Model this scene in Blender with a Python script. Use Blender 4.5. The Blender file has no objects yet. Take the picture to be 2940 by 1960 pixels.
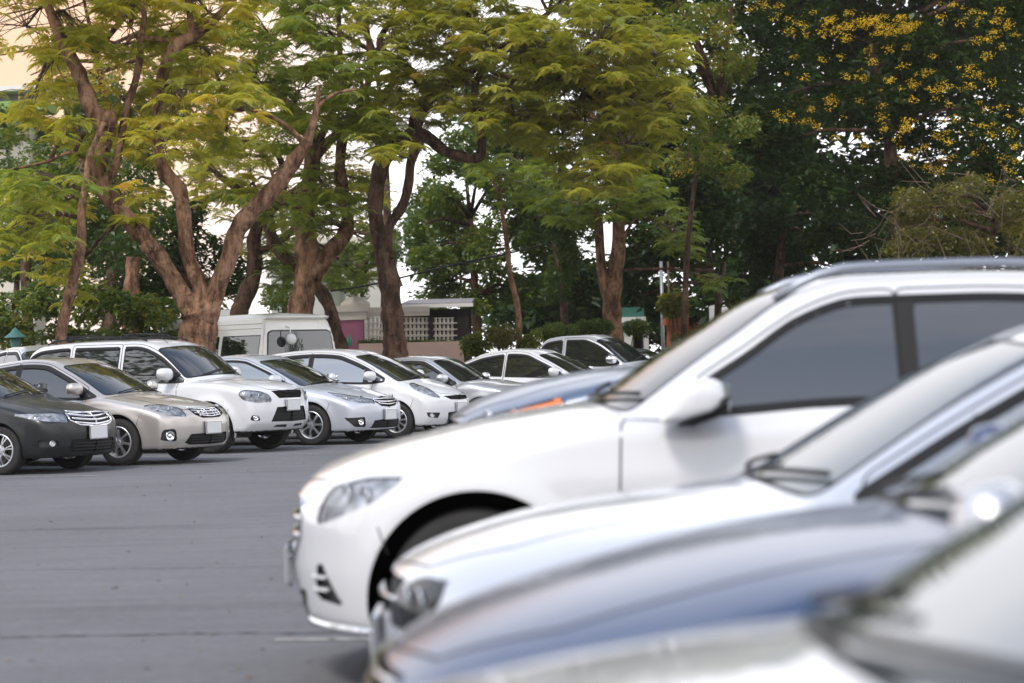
import bpy, bmesh, math, random
import numpy as np
from mathutils import Vector, Matrix

random.seed(7)
RNG = np.random.default_rng(11)
scene = bpy.context.scene
col = scene.collection
PI = math.pi

# ------------------------------------------------------------------ camera
CAM_H = 1.307
F_PX = 6942.0            # focal length in photo pixels (85 mm on 36 mm / 2940 px)
ROLL = 0.0249
PITCH = 45.0 / F_PX
cam_data = bpy.data.cameras.new('camera')
cam_data.lens = 85.0
cam_data.sensor_width = 36.0
cam_data.clip_start = 0.05
cam_data.clip_end = 3000.0
cam = bpy.data.objects.new('camera', cam_data)
col.objects.link(cam)
_F = Vector((0, math.cos(PITCH), math.sin(PITCH)))
_R0 = Vector((1, 0, 0))
_U0 = _R0.cross(_F)
_R = _R0 * math.cos(ROLL) - _U0 * math.sin(ROLL)
_U = _U0 * math.cos(ROLL) + _R0 * math.sin(ROLL)
_m = Matrix((( _R.x, _U.x, -_F.x), (_R.y, _U.y, -_F.y), (_R.z, _U.z, -_F.z)))
cam.matrix_world = Matrix.Translation((0, 0, CAM_H)) @ _m.to_4x4()
cam_data.dof.use_dof = True
cam_data.dof.focus_distance = 37.0
cam_data.dof.aperture_fstop = 2.6
scene.camera = cam

# ------------------------------------------------------------------ sky, sun, exposure
SUN_EL, SUN_AZ = math.radians(52), math.radians(-152)    # azimuth from +Y towards +X
world = bpy.data.worlds.new('World')
scene.world = world
world.use_nodes = True
wt = world.node_tree
wt.nodes.clear()
def wn(t, **k):
    n = wt.nodes.new(t)
    for a, b in k.items():
        setattr(n, a, b)
    return n
w_out = wn('ShaderNodeOutputWorld')
w_bg = wn('ShaderNodeBackground')
w_sky = wn('ShaderNodeTexSky', sky_type='NISHITA', sun_disc=False)
w_sky.sun_elevation = SUN_EL
w_sky.sun_rotation = SUN_AZ
w_sky.air_density = 1.0
w_sky.dust_density = 0.5
w_tc = wn('ShaderNodeTexCoord')
w_map = wn('ShaderNodeMapping')
w_map.inputs['Scale'].default_value = (1.0, 1.0, 2.6)
w_noise = wn('ShaderNodeTexNoise')
w_noise.inputs['Scale'].default_value = 1.7
w_noise.inputs['Detail'].default_value = 7.0
w_noise.inputs['Roughness'].default_value = 0.55
w_ramp = wn('ShaderNodeValToRGB')
w_ramp.color_ramp.elements[0].position = 0.52
w_ramp.color_ramp.elements[1].position = 0.78
w_ramp.color_ramp.elements[0].color = (0.05, 0.05, 0.05, 1)
w_sep = wn('ShaderNodeSeparateXYZ')
w_hor = wn('ShaderNodeMapRange')
w_hor.inputs['From Min'].default_value = 0.38
w_hor.inputs['From Max'].default_value = 0.80
w_hor.inputs['To Min'].default_value = 1.0
w_hor.inputs['To Max'].default_value = 0.0
w_max = wn('ShaderNodeMath', operation='MAXIMUM')
w_mix = wn('ShaderNodeMixRGB')
w_mix.inputs['Color2'].default_value = (7.35, 7.3, 7.6, 1)
L = wt.links.new
L(w_tc.outputs['Generated'], w_map.inputs['Vector'])
L(w_map.outputs[0], w_noise.inputs['Vector'])
L(w_noise.outputs['Fac'], w_ramp.inputs['Fac'])
L(w_tc.outputs['Generated'], w_sep.inputs[0])
L(w_sep.outputs['Z'], w_hor.inputs['Value'])
L(w_ramp.outputs[0], w_max.inputs[0])
L(w_hor.outputs[0], w_max.inputs[1])
L(w_max.outputs[0], w_mix.inputs['Fac'])
L(w_sky.outputs[0], w_mix.inputs['Color1'])
# warm glow painted into the sky colour low in the upper left of the view
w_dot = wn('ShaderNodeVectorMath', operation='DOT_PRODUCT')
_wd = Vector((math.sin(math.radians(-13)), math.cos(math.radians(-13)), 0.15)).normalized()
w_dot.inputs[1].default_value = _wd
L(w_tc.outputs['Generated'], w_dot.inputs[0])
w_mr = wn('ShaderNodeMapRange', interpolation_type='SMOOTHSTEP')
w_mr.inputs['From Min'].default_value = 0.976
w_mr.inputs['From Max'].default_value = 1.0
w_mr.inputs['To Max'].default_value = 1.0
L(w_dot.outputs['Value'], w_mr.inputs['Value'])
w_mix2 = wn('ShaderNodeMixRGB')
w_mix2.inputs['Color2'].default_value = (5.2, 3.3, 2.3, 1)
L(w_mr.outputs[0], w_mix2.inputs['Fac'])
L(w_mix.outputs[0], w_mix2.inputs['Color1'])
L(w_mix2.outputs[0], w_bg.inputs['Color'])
w_bg.inputs['Strength'].default_value = 0.13
L(w_bg.outputs[0], w_out.inputs['Surface'])

sun_data = bpy.data.lights.new('sun', 'SUN')
sun_data.energy = 1.15
sun_data.angle = math.radians(14)
sun_data.color = (1.0, 0.93, 0.84)
sun = bpy.data.objects.new('sun', sun_data)
col.objects.link(sun)
_sd = Vector((math.sin(SUN_AZ) * math.cos(SUN_EL), math.cos(SUN_AZ) * math.cos(SUN_EL), math.sin(SUN_EL)))
sun.rotation_euler = _sd.to_track_quat('Z', 'Y').to_euler()

scene.view_settings.view_transform = 'Standard'
scene.view_settings.look = 'None'
scene.view_settings.exposure = 0.97
scene.view_settings.gamma = 1.0
scene.render.engine = 'CYCLES'
scene.cycles.max_bounces = 8
scene.cycles.transparent_max_bounces = 12
scene.cycles.caustics_reflective = False
scene.cycles.caustics_refractive = False
scene.cycles.use_denoising = True

# ------------------------------------------------------------------ helpers
def P(px, py, Y):
    """photo pixel at depth Y -> world point"""
    d = _F + _R * ((px - 1470) / F_PX) + _U * ((980 - py) / F_PX)
    d = d * (Y / d.y)
    return Vector((d.x, d.y, d.z + CAM_H))
def G(px, py, z=0.0):
    """photo pixel on the plane of height z -> world point"""
    d = _F + _R * ((px - 1470) / F_PX) + _U * ((980 - py) / F_PX)
    t = (z - CAM_H) / d.z
    return Vector((d.x * t, d.y * t, z))

def tag(o, label=None, cat=None, group=None, kind=None):
    if label: o['label'] = label
    if cat: o['category'] = cat
    if group: o['group'] = group
    if kind: o['kind'] = kind
    return o
def empty(name, loc=(0, 0, 0), rz=0.0, parent=None):
    o = bpy.data.objects.new(name, None)
    o.empty_display_size = 0.2
    col.objects.link(o)
    o.location = loc
    o.rotation_euler = (0, 0, rz)
    if parent: o.parent = parent
    return o
def mesh_obj(name, verts, faces, mat=None, parent=None, smooth=True, normals=None):
    me = bpy.data.meshes.new(name)
    if isinstance(verts, np.ndarray): verts = verts.tolist()
    if isinstance(faces, np.ndarray): faces = faces.tolist()
    me.from_pydata(verts, [], faces)
    me.update()
    if smooth:
        me.polygons.foreach_set('use_smooth', [True] * len(me.polygons))
    if normals is not None:
        me.normals_split_custom_set_from_vertices([tuple(n) for n in normals])
    o = bpy.data.objects.new(name, me)
    if mat: me.materials.append(mat)
    col.objects.link(o)
    if parent: o.parent = parent
    return o
def link_copy(o, parent=None):
    c = o.copy(); col.objects.link(c)
    if parent: c.parent = parent
    return c

class MB:
    """collects simple solids into one mesh"""
    def __init__(s): s.v = []; s.f = []
    def add(s, v, f):
        n = len(s.v); s.v += [tuple(p) for p in v]; s.f += [tuple(i + n for i in q) for q in f]
        return s
    def box(s, c, d, rz=0.0, taper=1.0, M=None):
        x, y, z = d[0] / 2, d[1] / 2, d[2] / 2
        co, si = math.cos(rz), math.sin(rz)
        vs = []
        for sz in (-1, 1):
            t = taper if sz > 0 else 1.0
            for sx, sy in ((-1, -1), (1, -1), (1, 1), (-1, 1)):
                a, b = sx * x * t, sy * y * t
                p = Vector((c[0] + a * co - b * si, c[1] + a * si + b * co, c[2] + sz * z))
                vs.append(M @ p if M else p)
        return s.add(vs, [(3, 2, 1, 0), (4, 5, 6, 7), (0, 1, 5, 4), (1, 2, 6, 5), (2, 3, 7, 6), (3, 0, 4, 7)])
    def bbox(s, c, d, b=0.01, rz=0.0):
        """box with a bevelled outline"""
        x, y, z = d[0] / 2, d[1] / 2, d[2] / 2
        co, si = math.cos(rz), math.sin(rz)
        ring = [(-x + b, -y), (x - b, -y), (x, -y + b), (x, y - b), (x - b, y), (-x + b, y), (-x, y - b), (-x, -y + b)]
        lv = [(-z, 1 - b / max(x, y)), (-z + b, 1), (z - b, 1), (z, 1 - b / max(x, y))]
        vs = [(c[0] + (p * k) * co - (q * k) * si, c[1] + (p * k) * si + (q * k) * co, c[2] + h) for h, k in lv for p, q in ring]
        fs = [tuple(range(7, -1, -1)), tuple(range(24, 32))]
        for l in range(3):
            for i in range(8):
                j = (i + 1) % 8
                fs.append((l * 8 + i, l * 8 + j, l * 8 + 8 + j, l * 8 + 8 + i))
        return s.add(vs, fs)
    def lathe(s, prof, n=24, c=(0, 0, 0), axis='z', closed=False):
        vs = []
        for r, h in prof:
            for k in range(n):
                a = 2 * PI * k / n
                p = (r * math.cos(a), r * math.sin(a), h)
                if axis == 'y': p = (p[0], p[2], p[1])
                if axis == 'x': p = (p[2], p[0], p[1])
                vs.append((p[0] + c[0], p[1] + c[1], p[2] + c[2]))
        fs = []
        m = len(prof)
        for i in range(m - 1 + (1 if closed else 0)):
            i2 = (i + 1) % m
            for k in range(n):
                k2 = (k + 1) % n
                fs.append((i * n + k, i * n + k2, i2 * n + k2, i2 * n + k))
        if not closed:
            if prof[0][0] > 1e-4: fs.append(tuple(range(n - 1, -1, -1)))
            if prof[-1][0] > 1e-4: fs.append(tuple((m - 1) * n + k for k in range(n)))
        return s.add(vs, fs)
    def tube(s, pts, rad, n=8, cap=True):
        pts = [Vector(p) for p in pts]
        if not hasattr(rad, '__len__'): rad = [rad] * len(pts)
        up = Vector((0.31, 0.17, 0.93)).normalized()
        vs = []; fs = []
        side = None
        for i, p in enumerate(pts):
            t = (pts[min(i + 1, len(pts) - 1)] - pts[max(i - 1, 0)]).normalized()
            if side is None:
                side = t.cross(up)
                if side.length < 0.1: side = t.cross(Vector((1, 0, 0)))
            side = (side - t * side.dot(t)).normalized()
            w = t.cross(side)
            for k in range(n):
                a = 2 * PI * k / n
                vs.append(p + (side * math.cos(a) + w * math.sin(a)) * rad[i])
        for i in range(len(pts) - 1):
            for k in range(n):
                k2 = (k + 1) % n
                fs.append((i * n + k, i * n + k2, i * n + n + k2, i * n + n + k))
        if cap:
            fs.append(tuple(range(n - 1, -1, -1)))
            fs.append(tuple((len(pts) - 1) * n + k for k in range(n)))
        return s.add(vs, fs)
    def build(s, name, mat, parent=None, smooth=False):
        return mesh_obj(name, s.v, s.f, mat, parent, smooth)

def auto_smooth(o, ang=35):
    """flat-shade sharp edges of a smooth mesh"""
    me = o.data
    bm = bmesh.new(); bm.from_mesh(me)
    bmesh.ops.recalc_face_normals(bm, faces=bm.faces)
    for f in bm.faces: f.smooth = True
    for e in bm.edges:
        if len(e.link_faces) == 2:
            e.smooth = e.calc_face_angle(0.0) < math.radians(ang)
    bm.to_mesh(me); bm.free()
    return o

# ------------------------------------------------------------------ materials
MATS = {}
def new_mat(name):
    m = bpy.data.materials.new(name); m.use_nodes = True
    MATS[name] = m
    nt = m.node_tree
    b = nt.nodes['Principled BSDF']
    return m, nt, b
def simple(name, colr, rough=0.5, metal=0.0, coat=0.0, spec=0.5, var=0.0, vscale=3.0, bump=0.0, bscale=30.0, ior=None, coords='Object'):
    m, nt, b = new_mat(name)
    b.inputs['Base Color'].default_value = (*colr, 1)
    b.inputs['Roughness'].default_value = rough
    b.inputs['Metallic'].default_value = metal
    b.inputs['Specular IOR Level'].default_value = spec
    if ior: b.inputs['IOR'].default_value = ior
    if coat:
        b.inputs['Coat Weight'].default_value = coat
        b.inputs['Coat Roughness'].default_value = 0.03
    tc = nt.nodes.new('ShaderNodeTexCoord')
    if var:
        n = nt.nodes.new('ShaderNodeTexNoise'); n.inputs['Scale'].default_value = vscale
        n.inputs['Detail'].default_value = 5
        nt.links.new(tc.outputs[coords], n.inputs['Vector'])
        mr = nt.nodes.new('ShaderNodeMapRange')
        mr.inputs['From Min'].default_value = 0.3; mr.inputs['From Max'].default_value = 0.7
        mr.inputs['To Min'].default_value = 1 - var; mr.inputs['To Max'].default_value = 1 + var
        nt.links.new(n.outputs['Fac'], mr.inputs['Value'])
        mx = nt.nodes.new('ShaderNodeMixRGB'); mx.blend_type = 'MULTIPLY'; mx.inputs['Fac'].default_value = 1
        mx.inputs['Color1'].default_value = (*colr, 1)
        nt.links.new(mr.outputs[0], mx.inputs['Color2'])
        nt.links.new(mx.outputs[0], b.inputs['Base Color'])
    if bump:
        n2 = nt.nodes.new('ShaderNodeTexNoise'); n2.inputs['Scale'].default_value = bscale
        n2.inputs['Detail'].default_value = 6
        nt.links.new(tc.outputs[coords], n2.inputs['Vector'])
        bp = nt.nodes.new('ShaderNodeBump'); bp.inputs['Strength'].default_value = bump
        bp.inputs['Distance'].default_value = 0.02
        nt.links.new(n2.outputs['Fac'], bp.inputs['Height'])
        nt.links.new(bp.outputs[0], b.inputs['Normal'])
    return m
def paint(name, colr, metal=0.0, rough=0.35, dusty=0.10, coatw=1.0):
    """car paint: base + clear coat + faint dust film low on the roughness"""
    m, nt, b = new_mat(name)
    tc = nt.nodes.new('ShaderNodeTexCoord')
    n = nt.nodes.new('ShaderNodeTexNoise'); n.inputs['Scale'].default_value = 2.2; n.inputs['Detail'].default_value = 8
    nt.links.new(tc.outputs['Object'], n.inputs['Vector'])
    dust = nt.nodes.new('ShaderNodeMapRange')
    dust.inputs['From Min'].default_value = 0.45; dust.inputs['From Max'].default_value = 0.8
    dust.inputs['To Min'].default_value = 0.0; dust.inputs['To Max'].default_value = dusty
    nt.links.new(n.outputs['Fac'], dust.inputs['Value'])
    mx = nt.nodes.new('ShaderNodeMixRGB')
    mx.inputs['Color1'].default_value = (*colr, 1); mx.inputs['Color2'].default_value = (0.42, 0.38, 0.33, 1)
    nt.links.new(dust.outputs[0], mx.inputs['Fac'])
    nt.links.new(mx.outputs[0], b.inputs['Base Color'])
    cr = nt.nodes.new('ShaderNodeMapRange')
    cr.inputs['From Min'].default_value = 0.4; cr.inputs['From Max'].default_value = 0.8
    cr.inputs['To Min'].default_value = 0.03; cr.inputs['To Max'].default_value = 0.14
    nt.links.new(n.outputs['Fac'], cr.inputs['Value'])
    nt.links.new(cr.outputs[0], b.inputs['Coat Roughness'])
    b.inputs['Metallic'].default_value = metal
    b.inputs['Roughness'].default_value = rough
    b.inputs['Coat Weight'].default_value = coatw
    return m

PAINT_WHITE = paint('white_paint', (0.67, 0.67, 0.675))
PAINT_WARMWHITE = paint('cream_white_paint', (0.78, 0.75, 0.67))
PAINT_PEARL = paint('pearl_silver_paint', (0.56, 0.585, 0.63), 0.3)
PAINT_SILVER = paint('silver_paint', (0.55, 0.56, 0.58), 0.55, 0.32)
PAINT_BLUESILVER = paint('blue_grey_paint', (0.085, 0.125, 0.20), 0.2, 0.35, 0.06, 0.55)
PAINT_STEEL = paint('steel_blue_paint', (0.035, 0.065, 0.14), 0.2, 0.3, 0.04, 0.5)
PAINT_BEIGE = paint('champagne_paint', (0.53, 0.49, 0.45), 0.5, 0.32)
PAINT_BLACK = paint('dark_green_black_paint', (0.004, 0.006, 0.007), 0.0, 0.4, 0.004, 0.35)
PAINT_GREY = paint('grey_paint', (0.22, 0.23, 0.25), 0.5, 0.35)
M_GLASS = simple('tinted_glass', (0.012, 0.015, 0.016), 0.02, spec=0.9, ior=1.7)
M_GLASSL = simple('light_reflective_glass', (0.06, 0.075, 0.08), 0.02, spec=1.0, ior=2.3)
M_TRIM = simple('black_trim', (0.012, 0.012, 0.013), 0.55, spec=0.3)
M_RAIL = simple('satin_rail', (0.30, 0.32, 0.36), 0.35, 0.8)
M_PLASTIC = simple('dark_plastic', (0.03, 0.03, 0.031), 0.6)
M_RUBBER = simple('tyre_rubber', (0.022, 0.021, 0.020), 0.85, var=0.25, vscale=9)
M_RIM = simple('alloy', (0.62, 0.63, 0.65), 0.28, 0.85)
M_CHROME = simple('chrome', (0.80, 0.80, 0.82), 0.08, 1.0)
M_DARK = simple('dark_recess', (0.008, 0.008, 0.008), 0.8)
M_PLATE = simple('plate_white', (0.72, 0.72, 0.70), 0.5)
M_AMBER = simple('amber_lens', (0.75, 0.20, 0.03), 0.12, coat=1.0)
M_RED = simple('red_lens', (0.45, 0.015, 0.01), 0.12, coat=1.0)
def _reflector():
    m, nt, b = new_mat('lamp_reflector')
    tc = nt.nodes.new('ShaderNodeTexCoord')
    v = nt.nodes.new('ShaderNodeTexVoronoi'); v.inputs['Scale'].default_value = 14
    nt.links.new(tc.outputs['Object'], v.inputs['Vector'])
    r = nt.nodes.new('ShaderNodeValToRGB')
    r.color_ramp.elements[0].color = (0.95, 0.95, 0.97, 1); r.color_ramp.elements[1].color = (0.45, 0.46, 0.48, 1)
    r.color_ramp.elements[1].position = 0.75
    nt.links.new(v.outputs['Distance'], r.inputs['Fac'])
    nt.links.new(r.outputs[0], b.inputs['Base Color'])
    bp = nt.nodes.new('ShaderNodeBump'); bp.inputs['Strength'].default_value = 0.9; bp.inputs['Distance'].default_value = 0.03
    nt.links.new(v.outputs['Distance'], bp.inputs['Height']); nt.links.new(bp.outputs[0], b.inputs['Normal'])
    b.inputs['Metallic'].default_value = 0.15; b.inputs['Roughness'].default_value = 0.15
    return m
M_REFL = _reflector()
def _lens():
    m, nt, b = new_mat('clear_lens')
    nt.nodes.remove(b)
    out = nt.nodes['Material Output']
    tr = nt.nodes.new('ShaderNodeBsdfTransparent'); tr.inputs[0].default_value = (0.93, 0.95, 0.98, 1)
    gl = nt.nodes.new('ShaderNodeBsdfGlossy'); gl.inputs['Roughness'].default_value = 0.03
    fr = nt.nodes.new('ShaderNodeFresnel'); fr.inputs['IOR'].default_value = 1.6
    mx = nt.nodes.new('ShaderNodeMixShader')
    nt.links.new(fr.outputs[0], mx.inputs[0]); nt.links.new(tr.outputs[0], mx.inputs[1]); nt.links.new(gl.outputs[0], mx.inputs[2])
    nt.links.new(mx.outputs[0], out.inputs['Surface'])
    return m
M_LENS = _lens()
# ================================================================== CARS
def pchip(pts):
    pts = sorted(pts)
    x = np.array([p[0] for p in pts], float); y = np.array([p[1] for p in pts], float)
    h = np.diff(x); d = np.diff(y) / h
    m = np.zeros_like(x)
    for i in range(1, len(x) - 1):
        if d[i - 1] * d[i] > 0:
            w1 = 2 * h[i] + h[i - 1]; w2 = h[i] + 2 * h[i - 1]
            m[i] = (w1 + w2) / (w1 / d[i - 1] + w2 / d[i])
    m[0] = d[0]; m[-1] = d[-1]
    def f(q):
        q = np.asarray(q, float)
        i = np.clip(np.searchsorted(x, q) - 1, 0, len(h) - 1)
        t = (q - x[i]) / h[i]
        lo = q < x[0]; hi = q > x[-1]
        t2 = t * t; t3 = t2 * t
        r = (2*t3 - 3*t2 + 1) * y[i] + (t3 - 2*t2 + t) * h[i] * m[i] + (-2*t3 + 3*t2) * y[i+1] + (t3 - t2) * h[i] * m[i+1]
        r = np.where(lo, y[0] + (q - x[0]) * m[0], r)
        return np.where(hi, y[-1] + (q - x[-1]) * m[-1], r)
    return f
def smax(a, b, k):
    h = np.maximum(k - np.abs(a - b), 0) / k
    return np.maximum(a, b) + h * h * k * 0.25
def smin(a, b, k): return -smax(-a, -b, k)
def sstep(a, b, x):
    t = np.clip((x - a) / (b - a), 0, 1); return t * t * (3 - 2 * t)

class Car:
    D = dict(W=1.76, wb=2.60, fo=0.93, ro=1.00, wr=0.315, ra=0.365, zb=0.20,
             lower=[(-2.30, 0.98), (-1.9, 1.04), (-1.5, 1.02), (-0.8, 0.97), (0.0, 0.93), (0.7, 0.91), (1.05, 0.95), (1.5, 0.90), (1.9, 0.82), (2.25, 0.70)],
             green=[(-2.6, 0.5), (-1.75, 1.04), (-1.10, 1.36), (-0.8, 1.42), (-0.3, 1.46), (0.05, 1.44), (0.30, 1.37), (1.20, 0.93), (2.0, 0.5)],
             ws=(0.30, 1.14), rw=(-1.66, -1.06), dlo=(-1.55, 0.98), pillars=[-0.42], door=(-1.25, -0.42, 0.78),
             nose=[(0.1, -0.16), (0.22, -0.07), (0.35, -0.01), (0.5, 0.0), (0.62, -0.01), (0.72, -0.06), (0.85, -0.2)],
             tail=[(0.2, -0.08), (0.45, 0.0), (0.75, -0.02), (0.95, -0.06), (1.1, -0.15)],
             kf=0.30, kr=0.18, kw=0.16, gb=0.90, gt=0.66, crown=0.07, belt=None, body_pillar=False, pw=0.045, dtop=0.10, arch_mat=None, poff=0.062,
             sz=[(0.1, 0.90), (0.25, 0.96), (0.38, 0.985), (0.60, 1.0), (0.74, 0.998), (0.80, 0.985), (0.95, 0.965), (1.1, 0.93)],
             flare=0.018, top_r=0.07, corner_r=0.22,
             res=(46, 130, 150), seams=True)
    def __init__(s, **k):
        for a, b in {**Car.D, **k}.items(): setattr(s, a, b)
        s.hw = s.W / 2
        s.xf = s.wb / 2 + s.fo; s.xr = -s.wb / 2 - s.ro
        s.Hl = pchip(s.lower); s.Pg = pchip(s.green); s.Sz = pchip(s.sz)
        s.Nz = pchip(s.nose); s.Tz = pchip(s.tail)
        s.Wp = pchip([(s.xr, 0.93), (s.xr + 0.5, 0.965), (-s.wb / 2 + 0.3, 0.99), (0, 1.0), (s.wb / 2 - 0.3, 0.99), (s.xf - 0.5, 0.955), (s.xf, 0.90)])
        s.roof = max(p[1] for p in s.green)
        s.beltz = s.belt or float(s.Hl(0.0))
    def F(s, p):
        x, y, z = p[..., 0], p[..., 1], p[..., 2]
        ay = np.abs(y); q = ay / s.hw
        q2 = np.minimum(q, 1.15) ** 2.4
        wf = sstep(0.2, s.xf - 0.3, x); wrr = sstep(0.2, -s.xr - 0.3, -x)
        xp = x + s.kf * q2 * wf - s.kr * q2 * wrr
        side = ay - s.hw * s.Wp(x) * s.Sz(z)
        for xw in (s.wb / 2, -s.wb / 2):
            r = np.sqrt((x - xw) ** 2 + (z - s.wr) ** 2)
            side = side - s.flare * np.exp(-((r - s.ra) / 0.075) ** 2)
        top = z - (s.Hl(xp) - s.crown * q2)
        low = smax(side, top, s.top_r)
        low = smax(low, xp - (s.xf + s.Nz(z)), s.corner_r * 0.35)
        low = smax(low, -xp + (s.xr - s.Tz(z)), s.corner_r * 0.35)
        low = smax(low, s.zb - z, 0.06)
        gbw = s.hw * s.gb; gtw = s.hw * s.gt
        t = np.maximum((z - s.beltz) / (s.roof - s.beltz), -0.15)
        gs = ay - (gbw + (gtw - gbw) * t - 0.03 * t * t)
        xg = x + s.kw * q2 * sstep(-0.2, 0.4, x) * 1.3 - s.kw * q2 * sstep(-0.2, 1.0, -x)
        gt = z - (s.Pg(xg) - s.crown * q ** 2)
        g = smax(gs, gt, 0.09)
        g = smax(g, s.beltz - 0.22 - z, 0.02)
        return smin(low, g, 0.025)
    def grad(s, p):
        e = 2e-3; g = np.zeros_like(p)
        for i in range(3):
            d = np.zeros(3); d[i] = e
            g[..., i] = s.F(p + d) - s.F(p - d)
        return g / np.maximum(np.linalg.norm(g, axis=-1, keepdims=True), 1e-9)
    def cast(s, o, d, rmax=3.0, outside=False):
        """root of F along o + r d; from inside outwards (or from rmax inwards)"""
        n = 48
        rs = np.linspace(0, rmax, n)
        if outside:
            rs = rs[::-1]
        lo = np.zeros(o.shape[:-1]) + rs[0]; hi = np.zeros(o.shape[:-1]) + rs[-1]
        done = np.zeros(o.shape[:-1], bool)
        prev = s.F(o + d * rs[0])
        for a, b in zip(rs[:-1], rs[1:]):
            cur = s.F(o + d * b)
            hit = (~done) & ((prev <= 0) != (cur <= 0))
            lo = np.where(hit, a, lo); hi = np.where(hit, b, hi); done |= hit; prev = cur
        inlo = s.F(o + d * lo[..., None]) <= 0
        for _ in range(14):
            mid = (lo + hi) / 2
            fm = s.F(o + d * mid[..., None]) <= 0
            same = fm == inlo
            lo = np.where(same, mid, lo); hi = np.where(same, hi, mid)
        return o + d * ((lo + hi) / 2)[..., None]
    def on_side(s, x, z, sg):
        x = np.asarray(x, float); z = np.asarray(z, float) + np.zeros_like(x)
        o = np.stack([x, np.zeros_like(x), z], -1); d = np.zeros_like(o); d[..., 1] = sg
        return s.cast(o, d, 1.4, True)
    def on_front(s, y, z, rear=False):
        y = np.asarray(y, float); z = np.asarray(z, float) + np.zeros_like(y)
        o = np.stack([np.zeros_like(y), y, z], -1); d = np.zeros_like(o); d[..., 0] = -1 if rear else 1
        return s.cast(o, d, 3.2, True)
    def on_top(s, x, y):
        x = np.asarray(x, float); y = np.asarray(y, float) + np.zeros_like(x)
        o = np.stack([x, y, np.zeros_like(x) + 0.3], -1); d = np.zeros_like(o); d[..., 2] = 1
        return s.cast(o, d, 2.5, True)
    def on_az(s, a, z, sg=1, rear=False):
        """a: arc coordinate (m) round the corner"""
        a = np.asarray(a, float); z = np.asarray(z, float) + np.zeros_like(a)
        xc = s.xr + 0.95 if rear else s.xf - 0.95
        ang = a / 0.9
        o = np.stack([np.zeros_like(a) + xc, np.zeros_like(a), z], -1)
        d = np.stack([np.cos(ang) * (-1 if rear else 1), np.sin(ang) * sg, np.zeros_like(a)], -1)
        return s.cast(o, d, 1.8, True)
    def grid(s):
        nf, nm, nt = s.res
        cz = 0.56
        xa, xb = s.xr + 0.72, s.xf - 0.72
        st = [(xa, -math.radians(89.3) * (1 - i / nf) ** 1.0) for i in range(nf)]
        st += [(xa + (xb - xa) * i / nm, 0.0) for i in range(nm + 1)]
        st += [(xb, math.radians(89.3) * (i / nf)) for i in range(1, nf + 1)]
        tt = np.linspace(0, 2 * PI, 2000)
        dens = 0.35 + 1.0 * np.exp(-((tt - 0.45) / 0.55) ** 2) + 1.0 * np.exp(-((tt - PI + 0.45) / 0.55) ** 2) + 0.25 * (np.sin(tt) > 0) + 0.5 * np.exp(-((tt - 2 * PI + 0.3) / 0.4) ** 2) + 0.5 * np.exp(-((tt - PI - 0.3) / 0.4) ** 2) + 0.9 * np.exp(-((tt - 2 * PI) / 0.4) ** 2)
        cum = np.concatenate([[0], np.cumsum(dens[:-1])]); cum /= cum[-1]
        th = np.interp(np.linspace(0, 1, nt, endpoint=False), cum, tt)
        C = np.array([[a, 0, cz] for a, _ in st])[:, None, :] + np.zeros((1, nt, 1))
        ph = np.array([b for _, b in st])[:, None]
        D = np.stack([np.sin(ph) + 0 * th, np.cos(ph) * np.cos(th), np.cos(ph) * np.sin(th)], -1)
        V = s.cast(C, D, 2.6)
        return V
    # --- regions
    def coords(s, V, proj):
        x, y, z = V[..., 0], V[..., 1], V[..., 2]
        if proj == 'side': return x, z
        if proj == 'top': return x + s.kw * (np.abs(y) / s.hw) ** 2.4 * 1.3 * sstep(-0.2, 0.4, x) - s.kw * (np.abs(y) / s.hw) ** 2.4 * sstep(-0.2, 1.0, -x), np.abs(y)
        if proj == 'hood': return x + s.kf * (np.abs(y) / s.hw) ** 2.4, np.abs(y)
        if proj in ('front', 'rear'): return np.abs(y), z
        if proj == 'az': return np.arctan2(np.abs(y), x - (s.xf - 0.95)) * 0.9, z
        if proj == 'raz': return np.arctan2(np.abs(y), (s.xr + 0.95) - x) * 0.9, z
    def cond(s, V, N, proj):
        x, z = V[..., 0], V[..., 2]
        if proj == 'side': return np.abs(N[..., 1]) > 0.25
        if proj == 'top': return (N[..., 2] > 0.12) & (z > s.beltz - 0.12)
        if proj == 'hood': return (N[..., 2] > 0.3) & (x > 0.3) & (z > 0.5)
        if proj == 'front': return (x > s.xf - 1.3) & (N[..., 0] > 0.1)
        if proj == 'rear': return (x < s.xr + 1.3) & (N[..., 0] < -0.1)
        if proj == 'az': return (x > s.xf - 1.2)
        if proj == 'raz': return (x < s.xr + 1.2)
    def snap(s, V, N, done, proj, poly):
        """pull the grid vertices nearest to the outline onto it, so the region has a clean edge"""
        poly = np.array(poly, float)
        for _ in range(2):
            a, b = s.coords(V, proj)
            cd = s.cond(V, N, proj)
            near = cd & (a > poly[:, 0].min() - 0.12) & (a < poly[:, 0].max() + 0.12) & (b > poly[:, 1].min() - 0.12) & (b < poly[:, 1].max() + 0.12)
            if not near.any(): return
            idx = np.nonzero(near)
            q = np.stack([a[idx], b[idx]], -1)
            best = np.full(len(q), 1e9)
            for i in range(len(poly)):
                p0 = poly[i]; e = poly[(i + 1) % len(poly)] - p0
                l2 = (e * e).sum()
                if l2 < 1e-12: continue
                t = np.clip(((q - p0) @ e) / l2, 0, 1)
                best = np.minimum(best, np.linalg.norm(q - (p0 + t[:, None] * e), axis=1))
            ins = inside(poly, q[:, 0], q[:, 1])
            sd = np.full(V.shape[:2], np.nan); sd[idx] = np.where(ins, -best, best)
            bd = np.full(V.shape[:2], 1e9); bp = V.copy()
            vid = np.arange(V.shape[0] * V.shape[1]).reshape(V.shape[:2])
            E = [(vid[:-1].ravel(), vid[1:].ravel()), (vid.ravel(), np.roll(vid, -1, axis=1).ravel())]
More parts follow.
